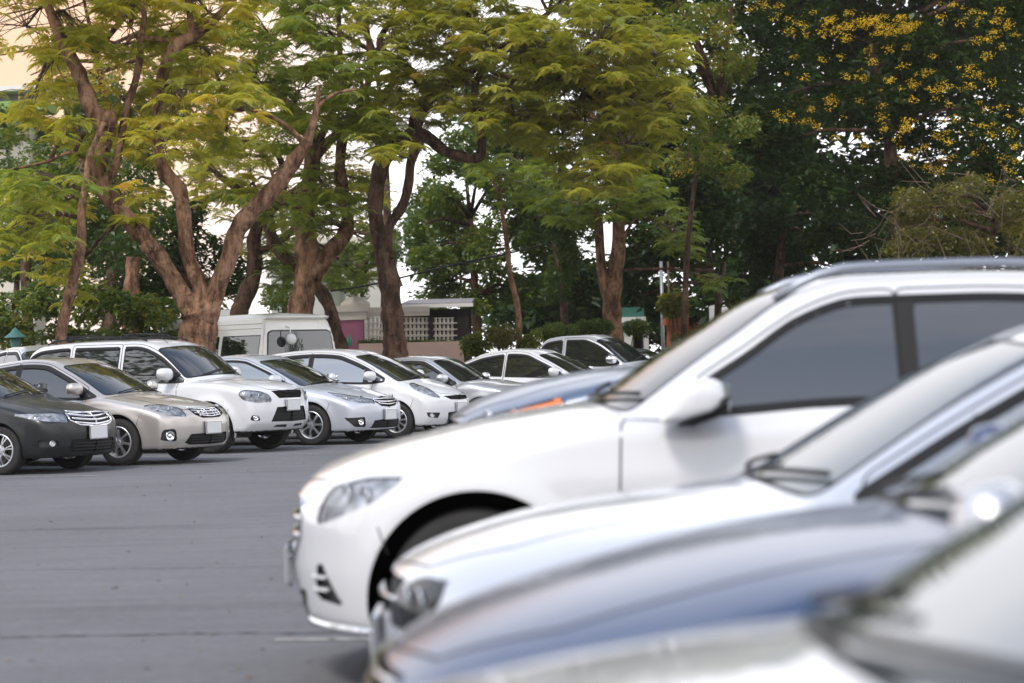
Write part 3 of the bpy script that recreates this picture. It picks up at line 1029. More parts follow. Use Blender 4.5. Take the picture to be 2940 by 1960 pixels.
# ------------------------------------------------------------------ car placing
def place_wheel(c, px, py, ang):
    """car whose right front wheel stands on this photo pixel; ang = heading"""
    g = G(px, py)
    lx, ly = c.wb / 2, -(c.hw * 0.985 - 0.11)
    co, si = math.cos(ang), math.sin(ang)
    return (g.x - lx * co + ly * si, g.y - lx * si - ly * co, 0), ang
def place_pt(px, py, Y, lx, ly, ang):
    p = P(px, py, Y)
    co, si = math.cos(ang), math.sin(ang)
    return (p.x - lx * co + ly * si, p.y - lx * si - ly * co, 0), ang
FAR = 'cars parked in the far row under the trees'
NEAR = 'cars parked side by side in the near row'
A = math.radians(-25)

# 1 dark sedan, far left -------------------------------------------------
c = Car(W=1.70, wb=2.55, fo=0.90, ro=0.95, wr=0.305, ra=0.345, res=(46, 110, 140),
        lower=[(-2.25, 0.98), (-1.8, 1.04), (-1.5, 1.03), (-0.8, 0.98), (0.0, 0.95), (0.7, 0.93), (1.05, 0.965), (1.5, 0.90), (1.9, 0.81), (2.15, 0.72)],
        green=[(-2.6, 0.5), (-1.70, 1.04), (-1.05, 1.37), (-0.8, 1.43), (-0.3, 1.47), (0.05, 1.45), (0.32, 1.37), (1.25, 0.94), (2.0, 0.5)], ws=(0.32, 1.18))
loc, rz = place_wheel(c, 12, 1363, A)
bars = [(0.605, 0.36, 0.022, 0.03, M_CHROME), (0.655, 0.39, 0.022, 0.03, M_CHROME), (0.70, 0.41, 0.022, 0.03, M_CHROME), (0.742, 0.42, 0.018, 0.03, M_CHROME)]
build_car(c, 'parked_car', loc, rz, PAINT_BLACK, 'black sedan with a chrome slatted grille, leftmost of the far row', 'car', FAR,
          head=rounded([(0.46, 0.635), (0.70, 0.655), (1.12, 0.735), (1.10, 0.765), (0.72, 0.765), (0.46, 0.755)], 0.02, 2),
          grille=dict(poly=[(0, 0.575), (0.30, 0.60), (0.43, 0.66), (0.44, 0.745), (0, 0.755)], bars=bars, frame=(0.018, M_CHROME)),
          fog=dict(poly=rounded([(0.58, 0.33), (0.84, 0.34), (0.82, 0.43), (0.60, 0.42)], 0.03, 3), c=(0.66, 0.38), r=0.03, chrome=False),
          intake=dict(poly=[(0, 0.26), (0.42, 0.27), (0.46, 0.32), (0.42, 0.42), (0, 0.43)], bars=[(0.29, 0.4, 0.012, 0.0, M_TRIM), (0.33, 0.42, 0.012, 0.0, M_TRIM), (0.37, 0.42, 0.012, 0, M_TRIM)]),
          plate=0.50, mirror=(0.66, 1.0), wheels=dict(spokes=7, style='double', rr=0.205, steer=0.03))

# 2 champagne sedan ------------------------------------------------------
c = Car(res=(50, 130, 150))
loc, rz = place_wheel(c, 352, 1337, A)
build_car(c, 'parked_car', loc, rz, PAINT_BEIGE, 'champagne beige sedan with round fog lights beside the black sedan', 'car', FAR,
          head=rounded([(0.46, 0.625), (0.70, 0.655), (1.00, 0.775), (0.98, 0.80), (0.72, 0.80), (0.50, 0.75)], 0.03, 3),
          grille=dict(poly=rounded([(-0.1, 0.60), (0.20, 0.605), (0.33, 0.65), (0.40, 0.735), (0.36, 0.75), (-0.1, 0.735)], 0.02, 2),
                      bars=[(0.625, 0.24, 0.014, 0.02, M_CHROME), (0.655, 0.32, 0.014, 0.02, M_CHROME), (0.688, 0.36, 0.014, 0.02, M_CHROME), (0.722, 0.39, 0.016, 0.02, M_CHROME)],
                      vbars=[(x, 0.615, 0.73, 0.006, M_CHROME) for x in (-0.24, -0.16, -0.08, 0.08, 0.16, 0.24)]),
          fog=dict(poly=rounded([(0.60, 0.31), (0.80, 0.33), (0.78, 0.47), (0.62, 0.48)], 0.04, 3), c=(0.69, 0.385), r=0.05),
          intake=dict(poly=[(0, 0.25), (0.42, 0.26), (0.49, 0.29), (0.41, 0.40), (0, 0.405)], bars=[(0.285, 0.42, 0.010, 0.0, M_TRIM), (0.32, 0.42, 0.010, 0.0, M_TRIM), (0.355, 0.42, 0.010, 0, M_TRIM)]),
          plate=0.475, mirror=(0.66, 0.985), wheels=dict(spokes=7, rr=0.205))

# 3 white SUV with roof rack --------------------------------------------
c = Car(W=1.84, wb=2.62, fo=0.90, ro=0.95, wr=0.355, ra=0.415, zb=0.30, res=(50, 130, 150), body_pillar=True, pw=0.055, dtop=0.11,
        lower=[(-2.25, 1.05), (-1.8, 1.08), (-0.8, 1.08), (0.0, 1.07), (0.7, 1.06), (1.1, 1.10), (1.5, 1.08), (1.9, 1.02), (2.2, 0.92)],
        green=[(-2.6, 0.3), (-2.22, 1.2), (-2.02, 1.60), (-1.8, 1.68), (-1.0, 1.72), (-0.2, 1.72), (0.12, 1.69), (0.42, 1.60), (1.10, 1.11), (2.0, 0.5)],
        ws=(0.40, 1.04), rw=None, dlo=(-2.0, 0.92), pillars=[-1.20, -0.30], door=(-1.20, -0.30, 0.75), belt=1.07,
        nose=[(0.2, -0.20), (0.32, -0.10), (0.45, -0.01), (0.6, 0.0), (0.75, -0.015), (0.9, -0.06), (1.0, -0.14)],
        tail=[(0.2, -0.12), (0.45, 0.0), (1.0, -0.02), (1.3, -0.08), (1.6, -0.2)],
        sz=[(0.2, 0.94), (0.4, 0.985), (0.60, 1.0), (0.8, 0.995), (0.98, 0.975), (1.1, 0.94)], gb=0.90, gt=0.74, kf=0.26, flare=0.03)
loc, rz = place_wheel(c, 612, 1302, A)
suv, info = build_car(c, 'parked_car', loc, rz, PAINT_WHITE, 'white SUV with a black roof rack and honeycomb grille beside the beige sedan', 'SUV', FAR,
          head=rounded([(0.44, 0.74), (0.70, 0.735), (0.86, 0.78), (0.92, 0.88), (0.84, 0.93), (0.60, 0.90), (0.47, 0.84)], 0.05, 4),
          grille=dict(poly=[(0, 0.79), (0.30, 0.79), (0.42, 0.90), (0, 0.91)],
                      bars=[(0.815, 0.32, 0.006, 0.0, M_TRIM), (0.835, 0.34, 0.006, 0.0, M_TRIM), (0.855, 0.36, 0.006, 0.0, M_TRIM), (0.875, 0.38, 0.006, 0, M_TRIM)],
                      vbars=[(x * 0.05, 0.795, 0.905, 0.006, M_TRIM) for x in range(-6, 7)]),
          fog=dict(poly=rounded([(0.64, 0.47), (0.78, 0.48), (0.75, 0.56), (0.66, 0.55)], 0.03, 3), c=(0.70, 0.515), r=0.035),
          intake=dict(poly=[(0, 0.44), (0.47, 0.45), (0.36, 0.66), (0, 0.67)], bars=[(0.50, 0.40, 0.010, 0.0, M_TRIM), (0.55, 0.40, 0.010, 0.0, M_TRIM), (0.60, 0.38, 0.01, 0, M_TRIM)]),
          extra_regions=[('black_panel', 'az', [(0.10, 0.36), (0.40, 0.37), (0.36, 0.40), (0.12, 0.40)])],
          plate=0.685, mirror=(0.60, 1.14, False, 1.12), wheels=dict(spokes=5, rr=0.22, w=0.235), ws_w=(0.76, 0.66))
for sg in (-1, 1):
    xx = np.linspace(-1.75, 0.05, 16); p3 = c.on_top(xx, sg * 0.56)
    MB().tube(p3 + np.array([0, 0, 0.055]) * (1 - ((xx + 0.85) / 0.95) ** 8)[:, None], 0.014, 8).build('roof_rail', M_TRIM, suv, True)
for xq in (-1.35, -0.35):
    for sg in (-1, 1):
        p = c.on_top(np.array([xq]), sg * 0.56)[0]
        MB().bbox((xq, sg * 0.57, p[2] + 0.055), (0.13, 0.07, 0.075), 0.02).build('rack_foot', M_TRIM, suv)
    p = c.on_top(np.array([xq]), 0.5)[0]
    MB().tube([(xq, -0.62, p[2] + 0.085), (xq, 0, p[2] + 0.105), (xq, 0.62, p[2] + 0.085)], 0.016, 8).build('cross_bar', M_TRIM, suv, True)
pp = c.on_top(np.array([0.25]), -0.3)[0]
MB().tube([pp, pp + np.array([-0.25, -0.02, 0.17])], 0.004, 5).build('antenna', M_TRIM, suv)

# 4 pearl silver sedan ---------------------------------------------------
c = Car(W=1.77, wb=2.70, fo=0.95, ro=0.97, wr=0.32, ra=0.365, res=(54, 130, 150),
        lower=[(-2.3, 0.99), (-1.8, 1.05), (-1.5, 1.03), (-0.8, 0.98), (0.0, 0.95), (0.7, 0.925), (1.1, 0.96), (1.6, 0.90), (2.0, 0.80), (2.3, 0.69)],
        green=[(-2.6, 0.5), (-1.80, 1.04), (-1.10, 1.37), (-0.8, 1.42), (-0.3, 1.46), (0.05, 1.44), (0.32, 1.37), (1.30, 0.93), (2.1, 0.5)], ws=(0.32, 1.24), dlo=(-1.6, 1.08), door=(-1.28, -0.40, 0.84), pillars=[-0.40])
loc, rz = place_wheel(c, 902, 1278, A)
altis, info = build_car(c, 'parked_car', loc, rz, PAINT_PEARL, 'pearl silver sedan with slim swept headlights and seven spoke wheels', 'car', FAR, sideglass=M_GLASSL, visor=False,
          head=rounded([(0.36, 0.63), (0.62, 0.65), (0.80, 0.69), (1.12, 0.83), (0.90, 0.805), (0.60, 0.755), (0.36, 0.70)], 0.01, 2),
          grille=dict(poly=[(0, 0.57), (0.22, 0.59), (0.36, 0.66), (0.36, 0.70), (0, 0.745)],
                      bars=[(0.615, 0.27, 0.018, 0.02, M_CHROME), (0.655, 0.35, 0.020, 0.015, M_CHROME), (0.705, 0.36, 0.018, -0.01, M_CHROME)]),
          fog=dict(poly=rounded([(0.54, 0.27), (0.72, 0.28), (0.86, 0.42), (0.56, 0.43)], 0.02, 2), c=(0.62, 0.35), r=0.04),
          intake=dict(poly=[(0, 0.245), (0.44, 0.25), (0.38, 0.37), (0, 0.39)], bars=[(0.275, 0.42, 0.010, 0.0, M_TRIM), (0.31, 0.42, 0.010, 0.0, M_TRIM), (0.345, 0.40, 0.010, 0, M_TRIM), (0.235, 0.46, 0.016, 0.0, M_CHROME)]),
          plate=0.455, mirror=(0.74, 1.0), wheels=dict(spokes=7, rr=0.215))

# 5 white hatchback ------------------------------------------------------
c = Car(W=1.70, wb=2.50, fo=0.80, ro=0.60, wr=0.30, ra=0.345, res=(46, 110, 140),
        lower=[(-1.85, 1.0), (-1.5, 1.05), (-0.8, 1.02), (0.0, 0.97), (0.7, 0.95), (1.2, 0.99), (1.5, 0.93), (1.8, 0.83), (2.02, 0.72)],
        green=[(-2.1, 0.6), (-1.82, 1.08), (-1.60, 1.40), (-1.2, 1.49), (-0.5, 1.53), (0.1, 1.50), (0.42, 1.42), (1.42, 0.95), (2.1, 0.6)],
        ws=(0.42, 1.36), rw=None, dlo=(-1.5, 1.22), pillars=[-0.45, 0.66], door=(-1.15, -0.45, 0.80), belt=0.98, kf=0.32)
loc, rz = place_wheel(c, 1146, 1259, A)
build_car(c, 'parked_car', loc, rz, PAINT_WHITE, 'white hatchback with teardrop headlights beside the pearl silver sedan', 'car', FAR, sideglass=M_GLASSL,
          head=rounded([(0.48, 0.66), (0.64, 0.68), (0.92, 0.82), (1.02, 0.91), (0.92, 0.93), (0.62, 0.84)], 0.05, 4),
          grille=dict(poly=[(0, 0.62), (0.28, 0.63), (0.42, 0.69), (0, 0.70)], bars=[(0.645, 0.3, 0.008, 0.0, M_TRIM), (0.67, 0.36, 0.008, 0.0, M_TRIM)]),
          fog=dict(poly=[(0.56, 0.33), (0.72, 0.35), (0.76, 0.43), (0.52, 0.42)], c=(0.66, 0.38), r=0.03, chrome=False),
          intake=dict(poly=[(0, 0.26), (0.36, 0.27), (0.36, 0.42), (0, 0.43)], bars=[(0.3, 0.34, 0.01, 0, M_TRIM), (0.35, 0.34, 0.01, 0, M_TRIM)]),
          plate=0.5, mirror=(0.80, 1.01), wheels=dict(spokes=9, rr=0.20))

# 6 old silver compact ---------------------------------------------------
c = Car(W=1.66, wb=2.5, fo=0.85, ro=0.9, wr=0.29, ra=0.33, res=(36, 90, 110),
        lower=[(-2.2, 0.90), (-1.8, 0.98), (-1.5, 0.97), (-0.8, 0.92), (0.0, 0.89), (0.7, 0.86), (1.05, 0.92), (1.5, 0.86), (1.9, 0.78), (2.1, 0.66)],
        green=[(-2.6, 0.5), (-1.62, 0.99), (-1.10, 1.30), (-0.8, 1.35), (-0.3, 1.38), (0.05, 1.36), (0.22, 1.31), (0.98, 0.90), (2.0, 0.5)], ws=(0.22, 0.94), dlo=(-1.45, 0.85), rw=(-1.52, -1.04), gt=0.70)
loc, rz = place_pt(1245, 1033, 43.5, 0.22, -0.58, A)
build_car(c, 'parked_car', loc, rz, PAINT_SILVER, 'older silver compact sedan between the white hatchback and the white sedan', 'car', FAR, glass=M_GLASS, mirror=(0.52, 0.92),
          head=[(0.45, 0.60), (0.90, 0.60), (0.92, 0.70), (0.47, 0.71)], grille=dict(poly=[(0, 0.6), (0.38, 0.6), (0.38, 0.69), (0, 0.70)], bars=[(0.64, 0.37, 0.01, 0, M_TRIM)]), plate=0.45)

# 7 white sedan, rounded roof -------------------------------------------
c = Car(W=1.70, wb=2.55, fo=0.9, ro=0.95, wr=0.30, ra=0.34, res=(36, 110, 120), body_pillar=True, pw=0.04,
        green=[(-2.6, 0.5), (-1.85, 1.02), (-1.35, 1.28), (-0.9, 1.42), (-0.35, 1.475), (0.05, 1.45), (0.30, 1.37), (1.22, 0.93), (2.0, 0.5)], dlo=(-1.52, 0.98))
loc, rz = place_pt(1553, 1001, 46.0, 0.30, -0.56, A)
build_car(c, 'parked_car', loc, rz, PAINT_WHITE, 'white sedan with tinted windows and white pillars in front of the pickup', 'car', FAR, mirror=(0.68, 0.97),
          head=[(0.45, 0.62), (0.95, 0.70), (0.92, 0.78), (0.47, 0.72)], grille=dict(poly=[(0, 0.6), (0.38, 0.6), (0.38, 0.70), (0, 0.70)], bars=[(0.64, 0.37, 0.01, 0, M_CHROME)]), plate=0.45)

# 8 pickup ---------------------------------------------------------------
c = Car(W=1.80, wb=3.05, fo=0.88, ro=1.25, wr=0.37, ra=0.43, zb=0.36, res=(36, 120, 120), body_pillar=True, pw=0.05,
        lower=[(-2.7, 1.16), (-2.0, 1.18), (-1.0, 1.14), (0.0, 1.10), (0.7, 1.08), (1.1, 1.14), (1.6, 1.10), (2.0, 1.03), (2.4, 0.92)],
        green=[(-1.5, 0.3), (-0.98, 1.12), (-0.86, 1.60), (-0.7, 1.70), (-0.3, 1.74), (0.2, 1.74), (0.5, 1.66), (1.28, 1.14), (2.1, 0.5)],
        ws=(0.50, 1.24), rw=None, dlo=(-0.80, 1.10), pillars=[-0.28], door=(-0.28, 0.95), belt=1.10,
        nose=[(0.2, -0.20), (0.45, -0.02), (0.6, 0.0), (0.75, -0.015), (0.95, -0.06), (1.1, -0.14)], sz=[(0.3, 0.96), (0.60, 1.0), (0.9, 0.99), (1.1, 0.94)], gb=0.88, gt=0.70)
loc, rz = place_pt(1722, 977, 50.0, 0.50, -0.62, A)
pk, info = build_car(c, 'pickup_truck', loc, rz, PAINT_PEARL, 'silver white pickup with chrome door mirrors behind the white sedan', 'pickup', FAR, mirror=(0.86, 1.17, True, 1.15), ws_w=(0.74, 0.62),
          head=[(0.45, 0.80), (0.95, 0.88), (0.92, 0.98), (0.47, 0.92)], grille=dict(poly=[(0, 0.75), (0.38, 0.75), (0.40, 0.93), (0, 0.93)], bars=[(0.82, 0.37, 0.015, 0, M_CHROME), (0.88, 0.37, 0.015, 0, M_CHROME)]), plate=0.6)

# 9 silver double cab seen end on, behind the beige sedan ------------------
c = Car(W=1.78, wb=3.0, fo=0.88, ro=1.2, wr=0.36, ra=0.42, zb=0.36, res=(30, 90, 100), body_pillar=True, pw=0.05,
        lower=[(-2.7, 1.12), (-2.0, 1.12), (-1.0, 1.10), (0.0, 1.06), (0.7, 1.05), (1.1, 1.10), (1.6, 1.06), (2.0, 0.98), (2.4, 0.88)],
        green=[(-1.9, 0.3), (-1.42, 1.10), (-1.25, 1.56), (-1.05, 1.66), (-0.4, 1.70), (0.1, 1.70), (0.42, 1.62), (1.2, 1.10), (2.1, 0.5)],
        ws=(0.42, 1.16), rw=None, dlo=(-1.2, 1.02), pillars=[-0.42], door=(-1.2, -0.42, 0.9), belt=1.06,
        nose=[(0.2, -0.20), (0.45, -0.02), (0.6, 0.0), (0.75, -0.015), (0.95, -0.06), (1.1, -0.14)], sz=[(0.3, 0.96), (0.60, 1.0), (0.9, 0.99), (1.1, 0.94)], gb=0.88, gt=0.70)
loc, rz = place_pt(150, 984, 39.5, 0.0, 0.0, math.radians(-62))
build_car(c, 'pickup_truck', loc, rz, PAINT_SILVER, 'silver double cab pickup whose cab shows behind the beige sedan at far left', 'pickup', None, mirror=None, ws_w=(0.74, 0.62))

# 10 minibus, back towards the lot ---------------------------------------
c = Car(W=1.88, wb=3.1, fo=1.0, ro=1.2, wr=0.34, ra=0.40, zb=0.25, res=(50, 110, 140), body_pillar=True, pw=0.07, dtop=0.42, seams=True,
        lower=[(-2.9, 1.25), (-2.0, 1.25), (0.0, 1.25), (1.6, 1.22), (2.1, 1.18), (2.5, 1.0)],
        green=[(-2.80, 0.9), (-2.74, 1.45), (-2.66, 2.02), (-2.58, 2.18), (-2.45, 2.25), (-2.0, 2.285), (0.0, 2.285), (1.0, 2.24), (1.35, 2.05), (2.2, 1.25), (2.7, 0.8)],
        ws=(1.42, 2.15), rw=None, dlo=(-2.50, 1.6), pillars=[-1.15, 0.15], door=None, belt=1.24, crown=0.05, kr=0.10, kw=0.10,
        nose=[(0.2, -0.10), (0.5, 0.0), (0.8, -0.02), (1.1, -0.12), (1.3, -0.3)], tail=[(0.2, -0.05), (0.5, 0.0), (0.9, -0.03), (1.3, -0.05)],
        sz=[(0.2, 0.96), (0.60, 1.0), (1.0, 0.995), (1.3, 0.98)], gb=0.975, gt=0.80)
VA = math.radians(130)
loc, rz = place_pt(868, 900, 46.6, c.xr, 0.0, VA)
van, info = build_car(c, 'minibus', loc, rz, PAINT_WARMWHITE, 'cream white high roof minibus parked with its rear window towards the lot', 'minibus', None, visor=False, mirror=(1.7, 1.35), ws_w=(0.80, 0.72),
          extra_regions=[('tail_light', 'raz', [(0.70, 0.80), (0.80, 0.80), (0.80, 1.25), (0.72, 1.25)])], handles=False)
def rear_pane(c, root, z0, z1, w0, w1, r, name, mat, push):
    nz, ny = 18, 24; V = []; Fq = []
    for i in range(nz + 1):
        t = i / nz; z = z0 + (z1 - z0) * t
        e = min(z - z0, z1 - z); cut = 0.0 if e > r else r - math.sqrt(max(0.0, r * r - (r - e) ** 2))
        w = w0 + (w1 - w0) * t - cut
        p3 = c.on_front(np.linspace(-w, w, ny + 1), z, True)
        p3[:, 0] -= push; V += [tuple(p) for p in p3]
    for i in range(nz):
        for k in range(ny):
            a_ = i * (ny + 1) + k; Fq.append((a_, a_ + ny + 1, a_ + ny + 2, a_ + 1))
    return mesh_obj(name, V, Fq, mat, root)
rear_pane(c, van, 1.36, 1.94, 0.80, 0.74, 0.09, 'rear_window_seal', M_TRIM, 0.006)
rear_pane(c, van, 1.385, 1.915, 0.775, 0.715, 0.07, 'rear_window', M_GLASS, 0.012)
for zz_, w_, m_ in ((2.075, 0.022, PAINT_WARMWHITE), (1.98, 0.012, PAINT_WARMWHITE), (1.30, 0.016, PAINT_WARMWHITE)):
    for sg in (-1, 1):
        p3 = c.on_side(np.linspace(-2.62, 1.2, 30), zz_, sg)
        strip(p3, c.grad(p3), (0, 0, 1), w_, 0.016, 'roof_gutter' if zz_ > 1.9 else 'body_moulding', m_, van)
# roof spoiler, rear-view mirror under the roof edge, wiper
sp = c.on_front(np.linspace(-0.72, 0.72, 15), 2.16, True)
strip(sp, c.grad(sp) * 0 + np.array([-1, 0, 0.25]), (0.2, 0, 1), 0.06, 0.12, 'roof_spoiler', PAINT_WARMWHITE, van)
sl = c.on_front(np.linspace(-0.28, 0.28, 7), 2.185, True)
strip(sl + np.array([-0.09, 0, 0.0]), sl * 0 + np.array([-1, 0, 0]), (0, 0, 1), 0.03, 0.012, 'high_brake_light', M_PLASTIC, van)
MB().tube([(-2.72, 0.38, 2.00), (-2.86, 0.38, 1.98), (-2.90, 0.38, 1.84)], 0.013, 6).build('mirror_arm', M_PLATE, van, True)
mm = MB().lathe([(0, -0.035), (0.07, -0.03), (0.105, -0.005), (0.11, 0.02), (0.0, 0.022)], 16, c=(-2.92, 0.38, 1.76), axis='x'); mm.build('rear_view_mirror', M_PLATE, van, True)
MB().tube([(-2.845, 0.25, 1.42), (-2.80, 0.05, 1.75)], 0.008, 5).build('rear_wiper', M_TRIM, van)

# 11 dark car past the pickup --------------------------------------------
c = Car(res=(24, 70, 80))
loc, rz = place_pt(1850, 1002, 56.0, 0.2, 0.0, A)
build_car(c, 'parked_car', loc, rz, PAINT_GREY, 'dark grey car just showing past the windscreen of the pickup', 'car', FAR, mirror=(0.66, 0.985), wheels=dict(spokes=5))

# ---- near row: noses point left ---------------------------------------
def near(c, nose_px, s_mid, near_Y):
    return ((nose_px - 1470) / s_mid + c.xf, near_Y + c.hw, 0), PI

# 12 tall blue grey car behind the white SUV
c = Car(W=1.84, wb=2.75, fo=0.95, ro=1.0, wr=0.38, ra=0.44, zb=0.34, res=(44, 100, 110),
        lower=[(-2.4, 1.15), (-1.0, 1.15), (0.0, 1.12), (0.7, 1.14), (1.05, 1.25), (1.4, 1.24), (1.75, 1.19), (2.05, 1.11), (2.25, 1.02), (2.4, 0.92)],
        green=[(-2.7, 0.3), (-2.3, 1.2), (-2.0, 1.58), (-1.5, 1.66), (-0.6, 1.70), (-0.1, 1.68), (0.2, 1.62), (1.02, 1.20), (2.0, 0.5)],
        ws=(0.2, 0.98), rw=None, dlo=(-2.1, 0.85), pillars=[-1.2, -0.3], door=(-1.2, -0.3, 0.7), belt=1.12,
        nose=[(0.2, -0.20), (0.45, -0.04), (0.65, 0.0), (0.85, -0.015), (1.0, -0.06), (1.15, -0.2)], sz=[(0.3, 0.96), (0.60, 1.0), (0.9, 0.99), (1.1, 0.96), (1.25, 0.92)], kf=0.30, gt=0.72)
loc, rz = near(c, 1240, 560, 12.0)
build_car(c, 'parked_car', loc, rz, PAINT_BLUESILVER, 'tall blue grey car with an amber indicator, nose showing behind the white SUV bonnet', 'car', NEAR, mirror=(0.6, 1.2), ws_w=(0.74, 0.62),
          head=rounded([(0.52, 0.88), (0.80, 0.93), (1.16, 1.06), (1.10, 1.10), (0.80, 1.04), (0.55, 0.99)], 0.03, 3),
          extra_regions=[('amber_lens', 'az', [(0.78, 0.945), (1.12, 1.05), (1.10, 1.09), (0.84, 1.02)])],
          grille=dict(poly=[(0, 0.8), (0.45, 0.82), (0.47, 0.98), (0, 1.0)], bars=[(0.86, 0.44, 0.02, 0, M_CHROME), (0.93, 0.45, 0.02, 0, M_CHROME)]), plate=0.6, wheels=dict(spokes=6, rr=0.24, w=0.25))

# 13 white SUV in the middle
c = Car(W=1.89, wb=2.87, fo=0.78, ro=1.0, wr=0.36, ra=0.43, arch_mat=M_TRIM, zb=0.235, res=(64, 150, 170),
        lower=[(-2.4, 1.08), (-1.8, 1.12), (-0.8, 1.13), (0.0, 1.12), (0.6, 1.09), (0.95, 1.11), (1.25, 1.075), (1.6, 1.01), (1.9, 0.935), (2.08, 0.865), (2.22, 0.77)],
        green=[(-2.8, 0.3), (-2.25, 1.12), (-1.75, 1.46), (-1.3, 1.58), (-0.6, 1.63), (-0.1, 1.625), (0.20, 1.56), (0.55, 1.37), (1.02, 1.07), (2.0, 0.5)],
        ws=(0.18, 0.97), rw=None, dlo=(-1.95, 0.72), pillars=[-1.15, -0.28], door=(-1.15, -0.25, 0.86), belt=1.11, kf=0.36,
        nose=[(0.1, -0.14), (0.22, -0.06), (0.34, -0.02), (0.5, 0.0), (0.62, 0.0), (0.74, -0.015), (0.85, -0.055), (0.97, -0.15)],
        sz=[(0.1, 0.93), (0.25, 0.965), (0.38, 0.985), (0.60, 1.0), (0.80, 1.0), (0.92, 0.985), (1.05, 0.965), (1.2, 0.93)], gb=0.90, gt=0.70, flare=0.022, pw=0.04, poff=0.085)
loc, rz = near(c, 822, 690, 9.35)
suv2, info = build_car(c, 'parked_car', loc, rz, PAINT_WHITE, 'large white SUV with silver roof rails in the middle of the photo', 'SUV', NEAR, visor=False, mirror=None, ws_w=(0.71, 0.58), glass=M_GLASS,
          head=rounded([(0.60, 0.655), (0.74, 0.69), (0.90, 0.755), (0.98, 0.835), (0.96, 0.85), (0.80, 0.845), (0.61, 0.805)], 0.03, 3),
          grille=dict(poly=rounded([(-0.1, 0.50), (0.30, 0.50), (0.42, 0.60), (0.44, 0.72), (0.36, 0.76), (-0.1, 0.76)], 0.03, 3),
                      bars=[(0.60, 0.42, 0.03, 0.0, M_CHROME), (0.67, 0.43, 0.03, 0.0, M_CHROME)], frame=(0.02, M_CHROME)),
          intake=dict(poly=[(0.0, 0.27), (0.40, 0.28), (0.44, 0.38), (0, 0.39)], bars=[(0.31, 0.4, 0.012, 0, M_TRIM), (0.35, 0.4, 0.012, 0, M_TRIM)]),
          fog=dict(poly=[(0.57, 0.385), (0.60, 0.36), (0.76, 0.345), (0.64, 0.505), (0.60, 0.50)], c=(0.5, 0.30), r=0.005, chrome=False),
          extra_regions=[('roof_glass', 'top', rounded([(-1.5, -0.3), (0.05, -0.3), (0.05, 0.52), (-1.5, 0.50)], 0.06, 3))],
          plate=0.46, wheels=dict(spokes=5, rr=0.25, w=0.25), trimw=0.014)
for sg in (-1, 1):
    xx = np.linspace(-1.7, 0.22, 22); p3 = c.on_top(xx, sg * 0.60)
    MB().tube(p3 + np.array([0, 0, 0.045]) * (1 - np.abs((xx + 0.74) / 0.98) ** 8)[:, None], 0.019, 10).build('roof_rail', M_RAIL, suv2, True)
    # fins in the corner intake, bright skirt under the bumper
    for zf in (0.40, 0.45):
        p3 = c.on_az(np.linspace(0.56, 0.66, 6), zf, sg); strip(p3, c.grad(p3), (0, 0, 1), 0.012, 0.012, 'intake_fin', PAINT_WHITE, suv2)
    p3 = c.on_az(np.linspace(0.0, 0.98, 26), 0.255, sg); strip(p3, c.grad(p3), (0, 0, 1), 0.03, 0.018, 'bumper_skirt', M_CHROME, suv2)

